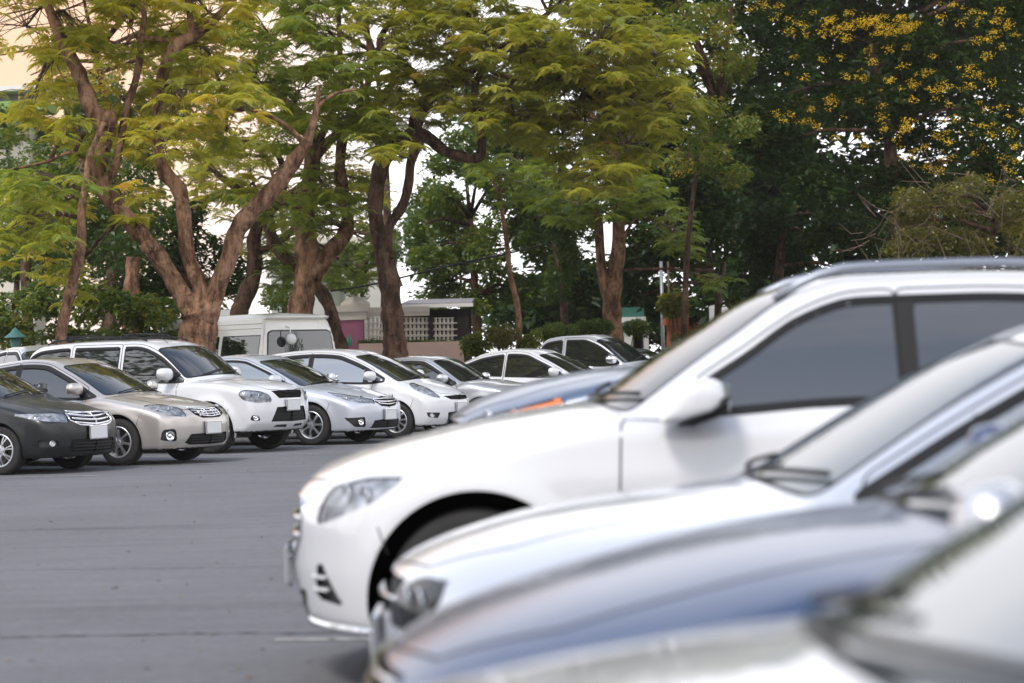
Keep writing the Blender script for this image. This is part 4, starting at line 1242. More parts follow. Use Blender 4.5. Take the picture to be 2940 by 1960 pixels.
# its door mirrors: outline of the housing seen from the side, lofted outwards
MO = [(1888, 1214), (1892, 1192), (1922, 1142), (1962, 1102), (2000, 1086), (2042, 1085), (2074, 1100), (2087, 1130), (2082, 1162), (2052, 1188), (1992, 1205), (1930, 1219)]
mo_ = np.array([(-(x - 1990) / 742.0, -(y - 1150) / 742.0) for x, y in MO])
mo_ = np.array([tuple(p) for p in rounded([tuple(p) for p in mo_], 0.012, 2)])
for sg in (-1, 1):
    pm = c.on_side(np.array([0.55]), 1.10, sg)[0]
    cx_, cz_ = (loc[0] - (1990 - 1470) / 742.0), 1.307 - (1150 - 1012) / 742.0
    n_ = len(mo_); V = []; prof = [(0.045, 0.55), (0.055, 0.80), (0.075, 0.94), (0.11, 1.0), (0.17, 0.99), (0.215, 0.93), (0.24, 0.82), (0.252, 0.62), (0.256, 0.3)]
    for d_, k_ in prof:
        for a_, b_ in mo_: V.append((cx_ + a_ * k_ + 0.03 * d_, sg * (abs(pm[1]) + d_), cz_ + b_ * k_))
    Fs = []
    for i in range(len(prof) - 1):
        for k in range(n_):
            k2 = (k + 1) % n_
            Fs.append((i * n_ + k, i * n_ + k2, i * n_ + n_ + k2, i * n_ + n_ + k))
    Fs.append(tuple((len(prof) - 1) * n_ + k for k in range(n_))); Fs.append(tuple(range(n_ - 1, -1, -1)))
    V = np.array(V)
    mh = mesh_obj('door_mirror', V, Fs, PAINT_WHITE, suv2); auto_smooth(mh, 60)
    lo_ = rounded([(-(x - 1990) / 742.0, -(y + 5 - 1150) / 742.0) for x, y in [(1935, 1216), (1992, 1210), (2054, 1193), (2086, 1165), (2092, 1128), (2064, 1148), (2010, 1180), (1965, 1200)]], 0.01, 2)
    n2_ = len(lo_); V2 = []; pr2 = [(0.06, 0.9), (0.08, 1.0), (0.20, 1.0), (0.235, 0.86)]
    for d_, k_ in pr2:
        for a_, b_ in lo_: V2.append((cx_ + a_ * k_ + 0.03 * d_, sg * (abs(pm[1]) + d_ + 0.012), cz_ + b_ * k_))
    F2 = [(i * n2_ + k, i * n2_ + (k + 1) % n2_, (i + 1) * n2_ + (k + 1) % n2_, (i + 1) * n2_ + k) for i in range(len(pr2) - 1) for k in range(n2_)]
    F2 += [tuple(range(n2_ - 1, -1, -1)), tuple((len(pr2) - 1) * n2_ + k for k in range(n2_))]
    mesh_obj('mirror_lower_shell', V2, F2, M_TRIM, mh)
    MB().bbox((cx_ - 0.118, sg * (abs(pm[1]) + 0.15), cz_ + 0.01), (0.012, 0.17, 0.11), 0.005).build('mirror_glass', M_GLASSL, mh)
    MB().tube([(cx_ + 0.03, sg * (abs(pm[1]) - 0.03), cz_ - 0.075), (cx_, sg * (abs(pm[1]) + 0.06), cz_ - 0.055), (cx_, sg * (abs(pm[1]) + 0.12), cz_ - 0.03)], [0.05, 0.035, 0.04], 10).build('mirror_foot', M_TRIM, mh, True)
# 14, 15, 16: three nearer cars, strongly out of focus
lowsed = dict(W=1.77, wb=2.65, fo=0.90, ro=1.0, wr=0.32, ra=0.355, zb=0.18, res=(50, 120, 130), kf=0.34,
        lower=[(-2.3, 0.94), (-1.8, 0.99), (-1.5, 0.98), (-0.8, 0.93), (0.0, 0.90), (0.6, 0.88), (1.0, 0.90), (1.35, 0.865), (1.7, 0.82), (2.0, 0.745), (2.2, 0.66)],
        green=[(-2.7, 0.5), (-1.80, 0.99), (-1.15, 1.29), (-0.8, 1.36), (-0.3, 1.41), (0.0, 1.395), (0.26, 1.32), (1.12, 0.87), (2.0, 0.45)], ws=(0.24, 1.06), dlo=(-1.6, 0.93), belt=0.90)
c = Car(**lowsed)
loc, rz = near(c, 1082, 890, 6.9)
build_car(c, 'parked_car', loc, rz, PAINT_PEARL, 'pearl white sedan in front of the large white SUV', 'car', NEAR, mirror=None, glass=M_GLASSL, sideglass=M_GLASSL, visor=False,
          lamp_style='dark', head=rounded([(0.34, 0.50), (0.54, 0.49), (0.68, 0.58), (0.66, 0.65), (0.50, 0.655), (0.38, 0.60)], 0.04, 3), wheels=dict(spokes=7),
          grille=dict(poly=[(0, 0.52), (0.38, 0.54), (0.42, 0.64), (0, 0.65)], bars=[(0.58, 0.4, 0.015, 0, M_CHROME)]), plate=0.42)
low2 = dict(lowsed); low2['lower'] = [(-2.3, 0.97), (-1.8, 1.02), (-1.5, 1.0), (-0.8, 0.96), (0.0, 0.93), (0.6, 0.92), (1.0, 0.955), (1.35, 0.92), (1.7, 0.85), (2.0, 0.765), (2.2, 0.68)]
low2['green'] = [(-2.7, 0.5), (-1.80, 1.0), (-1.15, 1.33), (-0.8, 1.40), (-0.3, 1.45), (0.0, 1.43), (0.26, 1.36), (1.12, 0.92), (2.0, 0.5)]
c = Car(**low2)
loc, rz = near(c, 1035, 1285, 4.5)
build_car(c, 'parked_car', loc, rz, PAINT_STEEL, 'steel blue sedan, second from the camera in the near row', 'car', NEAR, mirror=(0.62, 0.98), glass=M_GLASSL, visor=False,
          head=rounded([(0.42, 0.52), (0.60, 0.52), (0.80, 0.62), (0.78, 0.69), (0.60, 0.68), (0.44, 0.62)], 0.03, 3), wheels=dict(spokes=7),
          grille=dict(poly=[(0, 0.54), (0.38, 0.56), (0.42, 0.66), (0, 0.67)], bars=[(0.60, 0.4, 0.02, 0, M_CHROME), (0.64, 0.4, 0.02, 0, M_CHROME)]), plate=0.44)
c = Car(**low2)
loc = (-0.80 + c.xf, 2.15 + c.hw, -0.02)
build_car(c, 'parked_car', loc, PI, PAINT_SILVER, 'silver sedan nearest the camera at the bottom right', 'car', NEAR, mirror=(0.62, 0.98), glass=M_GLASSL, visor=False,
          head=rounded([(0.42, 0.52), (0.60, 0.52), (0.80, 0.62), (0.78, 0.69), (0.60, 0.68), (0.44, 0.62)], 0.03, 3), wheels=dict(spokes=7),
          grille=dict(poly=[(0, 0.54), (0.38, 0.56), (0.42, 0.66), (0, 0.67)], bars=[(0.60, 0.4, 0.02, 0, M_CHROME)]), plate=0.44)
# ================================================================== GROUND AND SETTING
def asphalt():
    m, nt, b = new_mat('asphalt')
    tc = nt.nodes.new('ShaderNodeTexCoord')
    def noise(sc, det=6, ro=0.6, vec=None):
        n = nt.nodes.new('ShaderNodeTexNoise'); n.inputs['Scale'].default_value = sc
        n.inputs['Detail'].default_value = det; n.inputs['Roughness'].default_value = ro
        nt.links.new(vec or tc.outputs['Object'], n.inputs['Vector']); return n
    mp = nt.nodes.new('ShaderNodeMapping'); mp.inputs['Scale'].default_value = (0.22, 1.0, 1.0); mp.inputs['Rotation'].default_value = (0, 0, 0.05)
    nt.links.new(tc.outputs['Object'], mp.inputs['Vector'])
    n1 = noise(0.35); n2 = noise(3.2, 8, 0.7, mp.outputs[0]); n3 = noise(55, 4, 0.75)
    r = nt.nodes.new('ShaderNodeValToRGB')
    r.color_ramp.elements[0].color = (0.124, 0.124, 0.129, 1); r.color_ramp.elements[1].color = (0.198, 0.197, 0.203, 1)
    r.color_ramp.elements[0].position = 0.40; r.color_ramp.elements[1].position = 0.59
    a1 = nt.nodes.new('ShaderNodeMixRGB'); a1.inputs['Fac'].default_value = 0.5
    nt.links.new(n1.outputs['Fac'], a1.inputs['Color1']); nt.links.new(n2.outputs['Fac'], a1.inputs['Color2'])
    a2 = nt.nodes.new('ShaderNodeMixRGB'); a2.inputs['Fac'].default_value = 0.42
    nt.links.new(a1.outputs[0], a2.inputs['Color1']); nt.links.new(n3.outputs['Fac'], a2.inputs['Color2'])
    n4 = noise(13, 6, 0.7)
    a3 = nt.nodes.new('ShaderNodeMixRGB'); a3.inputs['Fac'].default_value = 0.3
    nt.links.new(a2.outputs[0], a3.inputs['Color1']); nt.links.new(n4.outputs['Fac'], a3.inputs['Color2'])
    nt.links.new(a3.outputs[0], r.inputs['Fac'])
    # long dark cracks and stains
    mp2 = nt.nodes.new('ShaderNodeMapping'); mp2.inputs['Scale'].default_value = (0.12, 1.0, 1.0)
    nt.links.new(tc.outputs['Object'], mp2.inputs['Vector'])
    w = noise(1.6, 9, 0.62, mp2.outputs[0])
    cr = nt.nodes.new('ShaderNodeMapRange'); cr.inputs['From Min'].default_value = 0.57; cr.inputs['From Max'].default_value = 0.72
    cr.inputs['To Min'].default_value = 1.0; cr.inputs['To Max'].default_value = 0.74
    nt.links.new(w.outputs['Fac'], cr.inputs['Value'])
    mu = nt.nodes.new('ShaderNodeMixRGB'); mu.blend_type = 'MULTIPLY'; mu.inputs['Fac'].default_value = 1
    nt.links.new(r.outputs[0], mu.inputs['Color1']); nt.links.new(cr.outputs[0], mu.inputs['Color2'])
    nt.links.new(mu.outputs[0], b.inputs['Base Color'])
    bp = nt.nodes.new('ShaderNodeBump'); bp.inputs['Strength'].default_value = 0.5; bp.inputs['Distance'].default_value = 0.01
    nt.links.new(n3.outputs['Fac'], bp.inputs['Height'])
    bp2 = nt.nodes.new('ShaderNodeBump'); bp2.inputs['Strength'].default_value = 0.35; bp2.inputs['Distance'].default_value = 0.04
    nt.links.new(n2.outputs['Fac'], bp2.inputs['Height']); nt.links.new(bp.outputs[0], bp2.inputs['Normal'])
    nt.links.new(bp2.outputs[0], b.inputs['Normal'])
    b.inputs['Roughness'].default_value = 0.9
    b.inputs['Specular IOR Level'].default_value = 0.12
    return m
M_ASPH = asphalt()
M_SOIL = simple('soil', (0.10, 0.065, 0.04), 0.95, var=0.4, vscale=3, bump=0.6, bscale=20)
M_GRASS = simple('lawn', (0.07, 0.10, 0.025), 0.9, var=0.35, vscale=1.2, bump=0.6, bscale=25)
M_LINE = simple('worn_line_paint', (0.34, 0.33, 0.31), 0.9, spec=0.1, var=0.35, vscale=14)
M_KERB = simple('kerb_concrete', (0.30, 0.28, 0.26), 0.85, var=0.2, vscale=4, bump=0.3)
gnd = mesh_obj('ground', [(-400, -60, -0.02), (400, -60, -0.02), (400, 1500, -0.02), (-400, 1500, -0.02)], [(0, 1, 2, 3)], M_GRASS, smooth=False)
tag(gnd, kind='structure')
# row line: the backs of the far cars
RD = Vector((0.39, 0.92, 0)).normalized(); RN = Vector((-RD.y, RD.x, 0))
R0 = Vector((-9.0, 33.9, 0))
def row(t, off, z=0.0): 
    p = R0 + RD * t + RN * off; return (p.x, p.y, z)
lot = mesh_obj('parking_lot', [(-120, -50, 0), (160, -50, 0), (160, 250, 0), (-120, 250, 0)], [(0, 1, 2, 3)], M_ASPH, smooth=False)
tag(lot, kind='structure')
# planting strip with a kerb of single stones
for t0_, t1_ in ((-16.5, 11.5), (16.5, 47.5)):
    bed = mesh_obj('planting_strip', [row(t0_, 0.25, 0.07), row(t1_, 0.25, 0.07), row(t1_, 1.62, 0.07), row(t0_, 1.62, 0.07)], [(3, 2, 1, 0)], M_SOIL, smooth=False)
    tag(bed, kind='structure')
kerb = empty('kerb'); tag(kerb, kind='structure')
ks = None
for off in (0.18, 1.69):
    for i in range(64):
        t = -16 + i * 1.0
        if 11.4 < t < 17.0: continue
        if ks is None:
            ks = MB().bbox((0, 0, 0), (0.985, 0.14, 0.22), 0.015).build('kerb_stone', M_KERB, kerb)
            o = ks
        else:
            o = link_copy(ks, kerb)
        o.location = row(t, off, 0.01); o.rotation_euler = (0, 0, math.atan2(RD.y, RD.x))
# beds at the back
back = mesh_obj('lawn', [(-60, 60, 0.03), (-2.0, 60, 0.03), (3.5, 54, 0.03), (60, 54, 0.03), (60, 200, 0.03), (-60, 200, 0.03)], [(0, 1, 2, 3, 4, 5)], M_GRASS, smooth=False)
tag(back, kind='structure')
def line(p0, p1, w, z=0.004):
    a = G(*p0); b = G(*p1); d = (b - a).normalized(); n = Vector((-d.y, d.x, 0)) * w / 2
    o = mesh_obj('bay_line', [(a - n).to_tuple()[:2] + (z,), (b - n).to_tuple()[:2] + (z,), (b + n).to_tuple()[:2] + (z,), (a + n).to_tuple()[:2] + (z,)], [(0, 1, 2, 3)], M_LINE, smooth=False)
    tag(o, kind='structure'); return o
for p0, p1 in (((-260, 1378), (292, 1365)), ((90, 1345), (620, 1331)), ((400, 1311), (916, 1302)), ((700, 1288), (1080, 1277)), ((900, 1268), (1250, 1258))):
    line(p0, p1, 0.085)
line((788, 1838), (1500, 1833), 0.085)
line((1500, 1640), (2200, 1636), 0.085)
# tar-sealed joint across the lot and a darker patch under the near row
M_TAR = simple('tar', (0.040, 0.038, 0.042), 0.95, spec=0.05, var=0.3, vscale=8)
def crack(p0, p1, w, name='tar_joint', seed=3):
    rg = random.Random(seed)
    a = G(*p0); b = G(*p1); n = 60; V = []
    d = (b - a).normalized(); nn = Vector((-d.y, d.x, 0)); off = 0
    for i in range(n + 1):
        off += rg.uniform(-0.012, 0.012); off *= 0.97
        ww = w * rg.uniform(0.4, 1.4)
        p = a + (b - a) * (i / n) + nn * off
        V += [(p.x - nn.x * ww, p.y - nn.y * ww, 0.0035), (p.x + nn.x * ww, p.y + nn.y * ww, 0.0035)]
    o = mesh_obj(name, V, [(2 * i, 2 * i + 2, 2 * i + 3, 2 * i + 1) for i in range(n)], M_TAR, smooth=False)
    tag(o, kind='structure')
crack((-100, 1832), (1100, 1818), 0.012)
crack((-60, 1640), (820, 1625), 0.006, seed=5)
crack((100, 1520), (830, 1512), 0.006, seed=8)
# fallen leaves along the row
def litter():
    n = 1900; V = []; Fq = []; tone = []
    k = 0
    while k < n:
        if random.random() < 0.62:
            t = random.uniform(-10, 26); o = -random.expovariate(1 / 2.6) + 1.6
            p = R0 + RD * t + RN * o; z0 = 0.006 if not (0.25 < o < 1.6) else 0.076
        else:
            g = G(random.uniform(-50, 1100), random.uniform(1290, 1950)); p = g; z0 = 0.006
            if random.random() < 0.93: continue
        s_ = random.uniform(0.008, 0.028); a = random.uniform(0, 6.3)
        c_, si = math.cos(a) * s_, math.sin(a) * s_
        b0 = len(V)
        V += [(p.x - c_, p.y - si, z0), (p.x - si * 0.5, p.y + c_ * 0.5, z0 + 0.006), (p.x + c_, p.y + si, z0 + 0.003), (p.x + si * 0.5, p.y - c_ * 0.5, z0)]
        Fq.append((b0, b0 + 1, b0 + 2, b0 + 3)); k += 1
    o = mesh_obj('fallen_leaves', V, Fq, simple('dry_leaf', (0.19, 0.125, 0.075), 0.8, var=0.5, vscale=40), smooth=False)
    tag(o, 'dry brown leaves scattered on the asphalt along the far row', 'leaves', kind='stuff')
litter()

# ================================================================== TREES
def bark(name, c1, c2, sc=6.0):
    m, nt, b = new_mat(name)
    tc = nt.nodes.new('ShaderNodeTexCoord')
    mp = nt.nodes.new('ShaderNodeMapping'); mp.inputs['Scale'].default_value = (1, 1, 0.35)
    nt.links.new(tc.outputs['Object'], mp.inputs['Vector'])
    n = nt.nodes.new('ShaderNodeTexNoise'); n.inputs['Scale'].default_value = sc; n.inputs['Detail'].default_value = 10; n.inputs['Roughness'].default_value = 0.72
    nt.links.new(mp.outputs[0], n.inputs['Vector'])
    r = nt.nodes.new('ShaderNodeValToRGB')
    r.color_ramp.elements[0].color = (*c1, 1); r.color_ramp.elements[1].color = (*c2, 1)
    r.color_ramp.elements[0].position = 0.42; r.color_ramp.elements[1].position = 0.62
    nt.links.new(n.outputs['Fac'], r.inputs['Fac'])
    li = nt.nodes.new('ShaderNodeTexNoise'); li.inputs['Scale'].default_value = 2.6; li.inputs['Detail'].default_value = 11; li.inputs['Roughness'].default_value = 0.8
    nt.links.new(tc.outputs['Object'], li.inputs['Vector'])
    lr = nt.nodes.new('ShaderNodeMapRange'); lr.inputs['From Min'].default_value = 0.52; lr.inputs['From Max'].default_value = 0.62; lr.inputs['To Max'].default_value = 0.65
    nt.links.new(li.outputs['Fac'], lr.inputs['Value'])
    lm = nt.nodes.new('ShaderNodeMixRGB'); lm.inputs['Color2'].default_value = (min(1, c2[0] * 1.35), min(1, c2[1] * 1.5), min(1, c2[2] * 1.55), 1)
    nt.links.new(lr.outputs[0], lm.inputs['Fac']); nt.links.new(r.outputs[0], lm.inputs['Color1'])
    nt.links.new(lm.outputs[0], b.inputs['Base Color'])
    v = nt.nodes.new('ShaderNodeTexNoise'); v.inputs['Scale'].default_value = sc * 3.5; v.inputs['Detail'].default_value = 8
    nt.links.new(mp.outputs[0], v.inputs['Vector'])
    bp = nt.nodes.new('ShaderNodeBump'); bp.inputs['Strength'].default_value = 1.0; bp.inputs['Distance'].default_value = 0.05
    nt.links.new(v.outputs['Fac'], bp.inputs['Height']); nt.links.new(bp.outputs[0], b.inputs['Normal'])
    b.inputs['Roughness'].default_value = 0.9
    b.inputs['Specular IOR Level'].default_value = 0.2
    return m
M_BARK = bark('bark', (0.070, 0.034, 0.020), (0.33, 0.185, 0.11))
M_BARKD = bark('dark_bark', (0.032, 0.018, 0.012), (0.15, 0.085, 0.055))
M_TWIG = simple('twig', (0.13, 0.085, 0.06), 0.9)
def leafmat(name, cols, trans=0.45, gloss=0.10):
    """cols: ramp of leaf colours over the per-leaf tone attribute"""
    m, nt, b = new_mat(name)
    nt.nodes.remove(b)
    out = nt.nodes['Material Output']
    at = nt.nodes.new('ShaderNodeAttribute'); at.attribute_name = 'tone'
    r = nt.nodes.new('ShaderNodeValToRGB')
    els = r.color_ramp.elements
    els[0].position = cols[0][0]; els[0].color = (*cols[0][1], 1)
    els[1].position = cols[-1][0]; els[1].color = (*cols[-1][1], 1)
    for p, cc in cols[1:-1]:
        e = els.new(p); e.color = (*cc, 1)
    nt.links.new(at.outputs['Fac'], r.inputs['Fac'])
    df = nt.nodes.new('ShaderNodeBsdfDiffuse'); tr = nt.nodes.new('ShaderNodeBsdfTranslucent')
    gl = nt.nodes.new('ShaderNodeBsdfGlossy'); gl.inputs['Roughness'].default_value = 0.42
    gl.inputs['Color'].default_value = (0.5, 0.5, 0.5, 1)
    br = nt.nodes.new('ShaderNodeMixRGB'); br.blend_type = 'MULTIPLY'; br.inputs['Fac'].default_value = 1
    br.inputs['Color2'].default_value = (2.6, 2.3, 0.8, 1)
    nt.links.new(r.outputs[0], df.inputs[0]); nt.links.new(r.outputs[0], br.inputs['Color1']); nt.links.new(br.outputs[0], tr.inputs[0])
    m1 = nt.nodes.new('ShaderNodeMixShader'); m1.inputs[0].default_value = trans
    nt.links.new(df.outputs[0], m1.inputs[1]); nt.links.new(tr.outputs[0], m1.inputs[2])
    m2 = nt.nodes.new('ShaderNodeMixShader'); m2.inputs[0].default_value = gloss
    nt.links.new(m1.outputs[0], m2.inputs[1]); nt.links.new(gl.outputs[0], m2.inputs[2])
    nt.links.new(m2.outputs[0], out.inputs['Surface'])
    return m
M_FROND = leafmat('feathery_leaf', [(0.0, (0.13, 0.16, 0.028)), (0.45, (0.25, 0.27, 0.042)), (0.8, (0.36, 0.35, 0.055)), (0.95, (0.42, 0.36, 0.06)), (1.0, (0.42, 0.28, 0.06))], 0.4)
M_FRONDGLOW = leafmat('glow_tinted_feathery_leaf', [(0.0, (0.15, 0.19, 0.032)), (0.4, (0.26, 0.29, 0.048)), (0.75, (0.37, 0.36, 0.060)), (0.95, (0.44, 0.38, 0.07)), (1.0, (0.46, 0.31, 0.08))], 0.45)  # feathery leaf lightened and slightly warmed, upper left glow put into its colour
M_FRONDG = leafmat('green_feathery_leaf', [(0.0, (0.09, 0.14, 0.026)), (0.6, (0.19, 0.25, 0.042)), (1.0, (0.32, 0.34, 0.055))], 0.4)
M_LEAFG = leafmat('green_leaf', [(0.0, (0.035, 0.068, 0.014)), (0.6, (0.090, 0.145, 0.026)), (0.9, (0.17, 0.21, 0.036)), (1.0, (0.27, 0.23, 0.04))], 0.35)
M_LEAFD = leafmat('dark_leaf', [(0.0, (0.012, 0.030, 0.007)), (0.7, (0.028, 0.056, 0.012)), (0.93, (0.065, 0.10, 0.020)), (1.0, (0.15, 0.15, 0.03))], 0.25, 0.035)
M_LEAFO = leafmat('olive_leaf', [(0.0, (0.075, 0.080, 0.018)), (0.6, (0.15, 0.145, 0.032)), (1.0, (0.24, 0.21, 0.05))], 0.35)
M_LEAFGLOW = leafmat('glow_tinted_leaf', [(0.0, (0.13, 0.12, 0.03)), (0.6, (0.26, 0.22, 0.05)), (1.0, (0.40, 0.29, 0.08))], 0.5)  # warm glow over the left tree tops painted into the leaf colour
M_FLOWER = leafmat('yellow_flower', [(0.0, (0.45, 0.31, 0.03)), (1.0, (0.74, 0.55, 0.05))], 0.35, 0.02)
M_REDLEAF = leafmat('red_flower', [(0.0, (0.45, 0.05, 0.03)), (1.0, (0.65, 0.14, 0.05))], 0.3)

def npmesh(name, V, F4, mat, tone, parent=None):
    """fast quad mesh from numpy arrays with a tone attribute"""
    me = bpy.data.meshes.new(name)
    nv, nf = len(V), len(F4)
    me.vertices.add(nv); me.vertices.foreach_set('co', V.astype(np.float32).ravel())
    me.loops.add(nf * 4); me.loops.foreach_set('vertex_index', F4.astype(np.int32).ravel())
    me.polygons.add(nf); me.polygons.foreach_set('loop_start', (np.arange(nf) * 4).astype(np.int32))
    me.polygons.foreach_set('loop_total', np.full(nf, 4, np.int32))
    me.update(calc_edges=True)
    at = me.attributes.new('tone', 'FLOAT', 'POINT'); at.data.foreach_set('value', tone.astype(np.float32))
    me.materials.append(mat)
    o = bpy.data.objects.new(name, me); col.objects.link(o)
    if parent: o.parent = parent
    return o
def frond_template(length=0.40, pairs=10, seed=0):
    """one bipinnate leaf: a drooping stalk with pairs of narrow pinnae; quads only"""
    rg = np.random.default_rng(seed)
    V = []; Fq = []
    def rach(t): return np.array([length * t, 0, 0.10 * length * math.sin(t * 2.2) - 0.34 * length * t * t])
    for i in range(4):
        a = rach(i / 4); b = rach((i + 1) / 4); n0 = len(V)
        V += [a + [0, -0.004, 0], b + [0, -0.003, 0], b + [0, 0.003, 0], a + [0, 0.004, 0]]; Fq.append((n0, n0 + 1, n0 + 2, n0 + 3))
    for i in range(pairs):
        t = 0.16 + 0.84 * i / (pairs - 1)
        p = rach(t); ln = 0.165 * (length / 0.40) * (math.sin(min(1.0, 0.30 + t * 0.75) * PI) ** 0.7 * 0.9 + 0.16) * rg.uniform(0.85, 1.1)
        w = 0.021 * length / 0.4
        for sg in (-1, 1):
            ang = math.radians(rg.uniform(48, 66)) * (1 - 0.45 * t)
            d = np.array([math.cos(ang), sg * math.sin(ang), -0.22 + rg.uniform(-0.12, 0.12)]); d /= np.linalg.norm(d)
            q = np.array([-d[1] * 1.0, d[0], 0.0]); q /= np.linalg.norm(q)
            n0 = len(V)
            V += [p, p + d * ln * 0.35 - q * w, p + d * ln + [0, 0, -0.02], p + d * ln * 0.45 + q * w]
            Fq.append((n0, n0 + 1, n0 + 2, n0 + 3))
    return np.array(V), np.array(Fq)
FROND_T = [frond_template(0.42, 10, 1), frond_template(0.36, 9, 2), frond_template(0.48, 11, 3)]
FROND_LO = [frond_template(0.44, 6, 4), frond_template(0.36, 6, 5)]
def rotm(az, el, roll):
    """arrays -> rotation matrices: roll about x, pitch, then heading"""
    ca, sa = np.cos(az), np.sin(az); ce, se = np.cos(el), np.sin(el); cr, sr = np.cos(roll), np.sin(roll)
    Rz = np.zeros((len(az), 3, 3)); Rz[:, 0, 0] = ca; Rz[:, 0, 1] = -sa; Rz[:, 1, 0] = sa; Rz[:, 1, 1] = ca; Rz[:, 2, 2] = 1
    Ry = np.zeros_like(Rz); Ry[:, 0, 0] = ce; Ry[:, 0, 2] = -se; Ry[:, 2, 0] = se; Ry[:, 2, 2] = ce; Ry[:, 1, 1] = 1
    Rx = np.zeros_like(Rz); Rx[:, 0, 0] = 1; Rx[:, 1, 1] = cr; Rx[:, 1, 2] = -sr; Rx[:, 2, 1] = sr; Rx[:, 2, 2] = cr
    return Rz @ Ry @ Rx
def instances(tpl, pos, az, el, roll, sc, tone):
    Vt, Ft = tpl; n = len(pos)
    M_ = rotm(az, el, roll) * sc[:, None, None]
    V = np.einsum('nij,kj->nki', M_, Vt) + pos[:, None, :]
    F_ = Ft[None] + (np.arange(n) * len(Vt))[:, None, None]
    return V.reshape(-1, 3), F_.reshape(-1, 4), np.repeat(tone, len(Vt))
_fr_meshes = {}
def frond_part(mat, k, tone):
    key = (mat.name, k, round(tone * 4))
    if key not in _fr_meshes:
        V, Fq = FROND_T[k]
        o = npmesh('frond', V, Fq, mat, np.full(len(V), tone)); me = o.data; bpy.data.objects.remove(o)
        _fr_meshes[key] = me
    return bpy.data.objects.new('frond', _fr_meshes[key])

def resample(pts, rads, n_per=6):
    """Catmull-Rom through 3D points"""
    out = []; ro = []
    m = len(pts)
    for i in range(m - 1):
        p0 = pts[max(i - 1, 0)]; p1 = pts[i]; p2 = pts[i + 1]; p3 = pts[min(i + 2, m - 1)]
        for k in range(n_per):
            t = k / n_per
            out.append(0.5 * ((2 * p1) + (p2 - p0) * t + (2 * p0 - 5 * p1 + 4 * p2 - p3) * t * t + (3 * p1 - p0 - 3 * p2 + p3) * t ** 3))
            ro.append(rads[i] + (rads[i + 1] - rads[i]) * t)
    out.append(pts[-1]); ro.append(rads[-1])
    return out, ro
def limb(mb, pix, Y, rg, n=12):
    """pix: list of (x, y, width) in 2352-wide picture units, optional depth shift"""
    pts = []; rad = []
    for q in pix:
        yy = Y + (q[3] if len(q) > 3 else 0.0)
        pts.append(P(q[0] * 1.25, q[1] * 1.25, yy)); rad.append(q[2] * 0.92 * 1.25 / 2 * yy / F_PX)
    pts, rad = resample(pts, rad, 6)
    # knots and swellings
    ph = rg.uniform(0, 6)
    rad = [r * (1 + 0.06 * math.sin(i * 0.9 + ph) + rg.uniform(-0.04, 0.04)) for i, r in enumerate(rad)]
    mb.tube(pts, rad, n)
    nv = len(pts) * n
    base = len(mb.v) - nv
    for i in range(nv):
        v = Vector(mb.v[base + i]); c = pts[i // n]; r = rad[i // n]
        d = v - c
        a = (i % n) / n * 2 * PI
        f = 1 + 0.10 * math.sin(3 * a + (i // n) * 0.23 + ph) + 0.05 * math.sin(5 * a - (i // n) * 0.4)
        mb.v[base + i] = tuple(c + d * f)
    return pts, rad
GAPS = [(60, 50, 90, 60), (180, 20, 60, 40), (280, 70, 50, 36), (20, 160, 60, 60), (200, 130, 30, 30), (300, 180, 26, 30), (130, 260, 26, 24), (400, 40, 30, 24), (620, 40, 34, 26), (560, 130, 24, 20), (900, 20, 30, 20), (790, 100, 20, 24), (950, 130, 18, 20), (640, 470, 18, 30), (470, 250, 20, 26), (700, 250, 16, 24), (810, 230, 16, 20), (560, 300, 42, 60), (610, 400, 45, 50), (530, 395, 30, 25), (850, 385, 32, 45), (770, 335, 35, 30), (690, 118, 45, 32), (855, 80, 40, 40), (600, 190, 20, 16),
        (55, 150, 45, 50), (15, 230, 30, 50), (800, 560, 40, 60), (830, 640, 60, 50), (640, 360, 25, 20), (500, 20, 40, 20), (745, 60, 30, 22), (1010, 90, 22, 16), (480, 330, 20, 40), (35, 60, 40, 30), (700, 620, 20, 60)]
def in_gap(x, y, k=1.0):
    for gx, gy, rx, ry in GAPS:
        if ((x - gx) / (rx * k)) ** 2 + ((y - gy) / (ry * k)) ** 2 < 1: return True
    return False

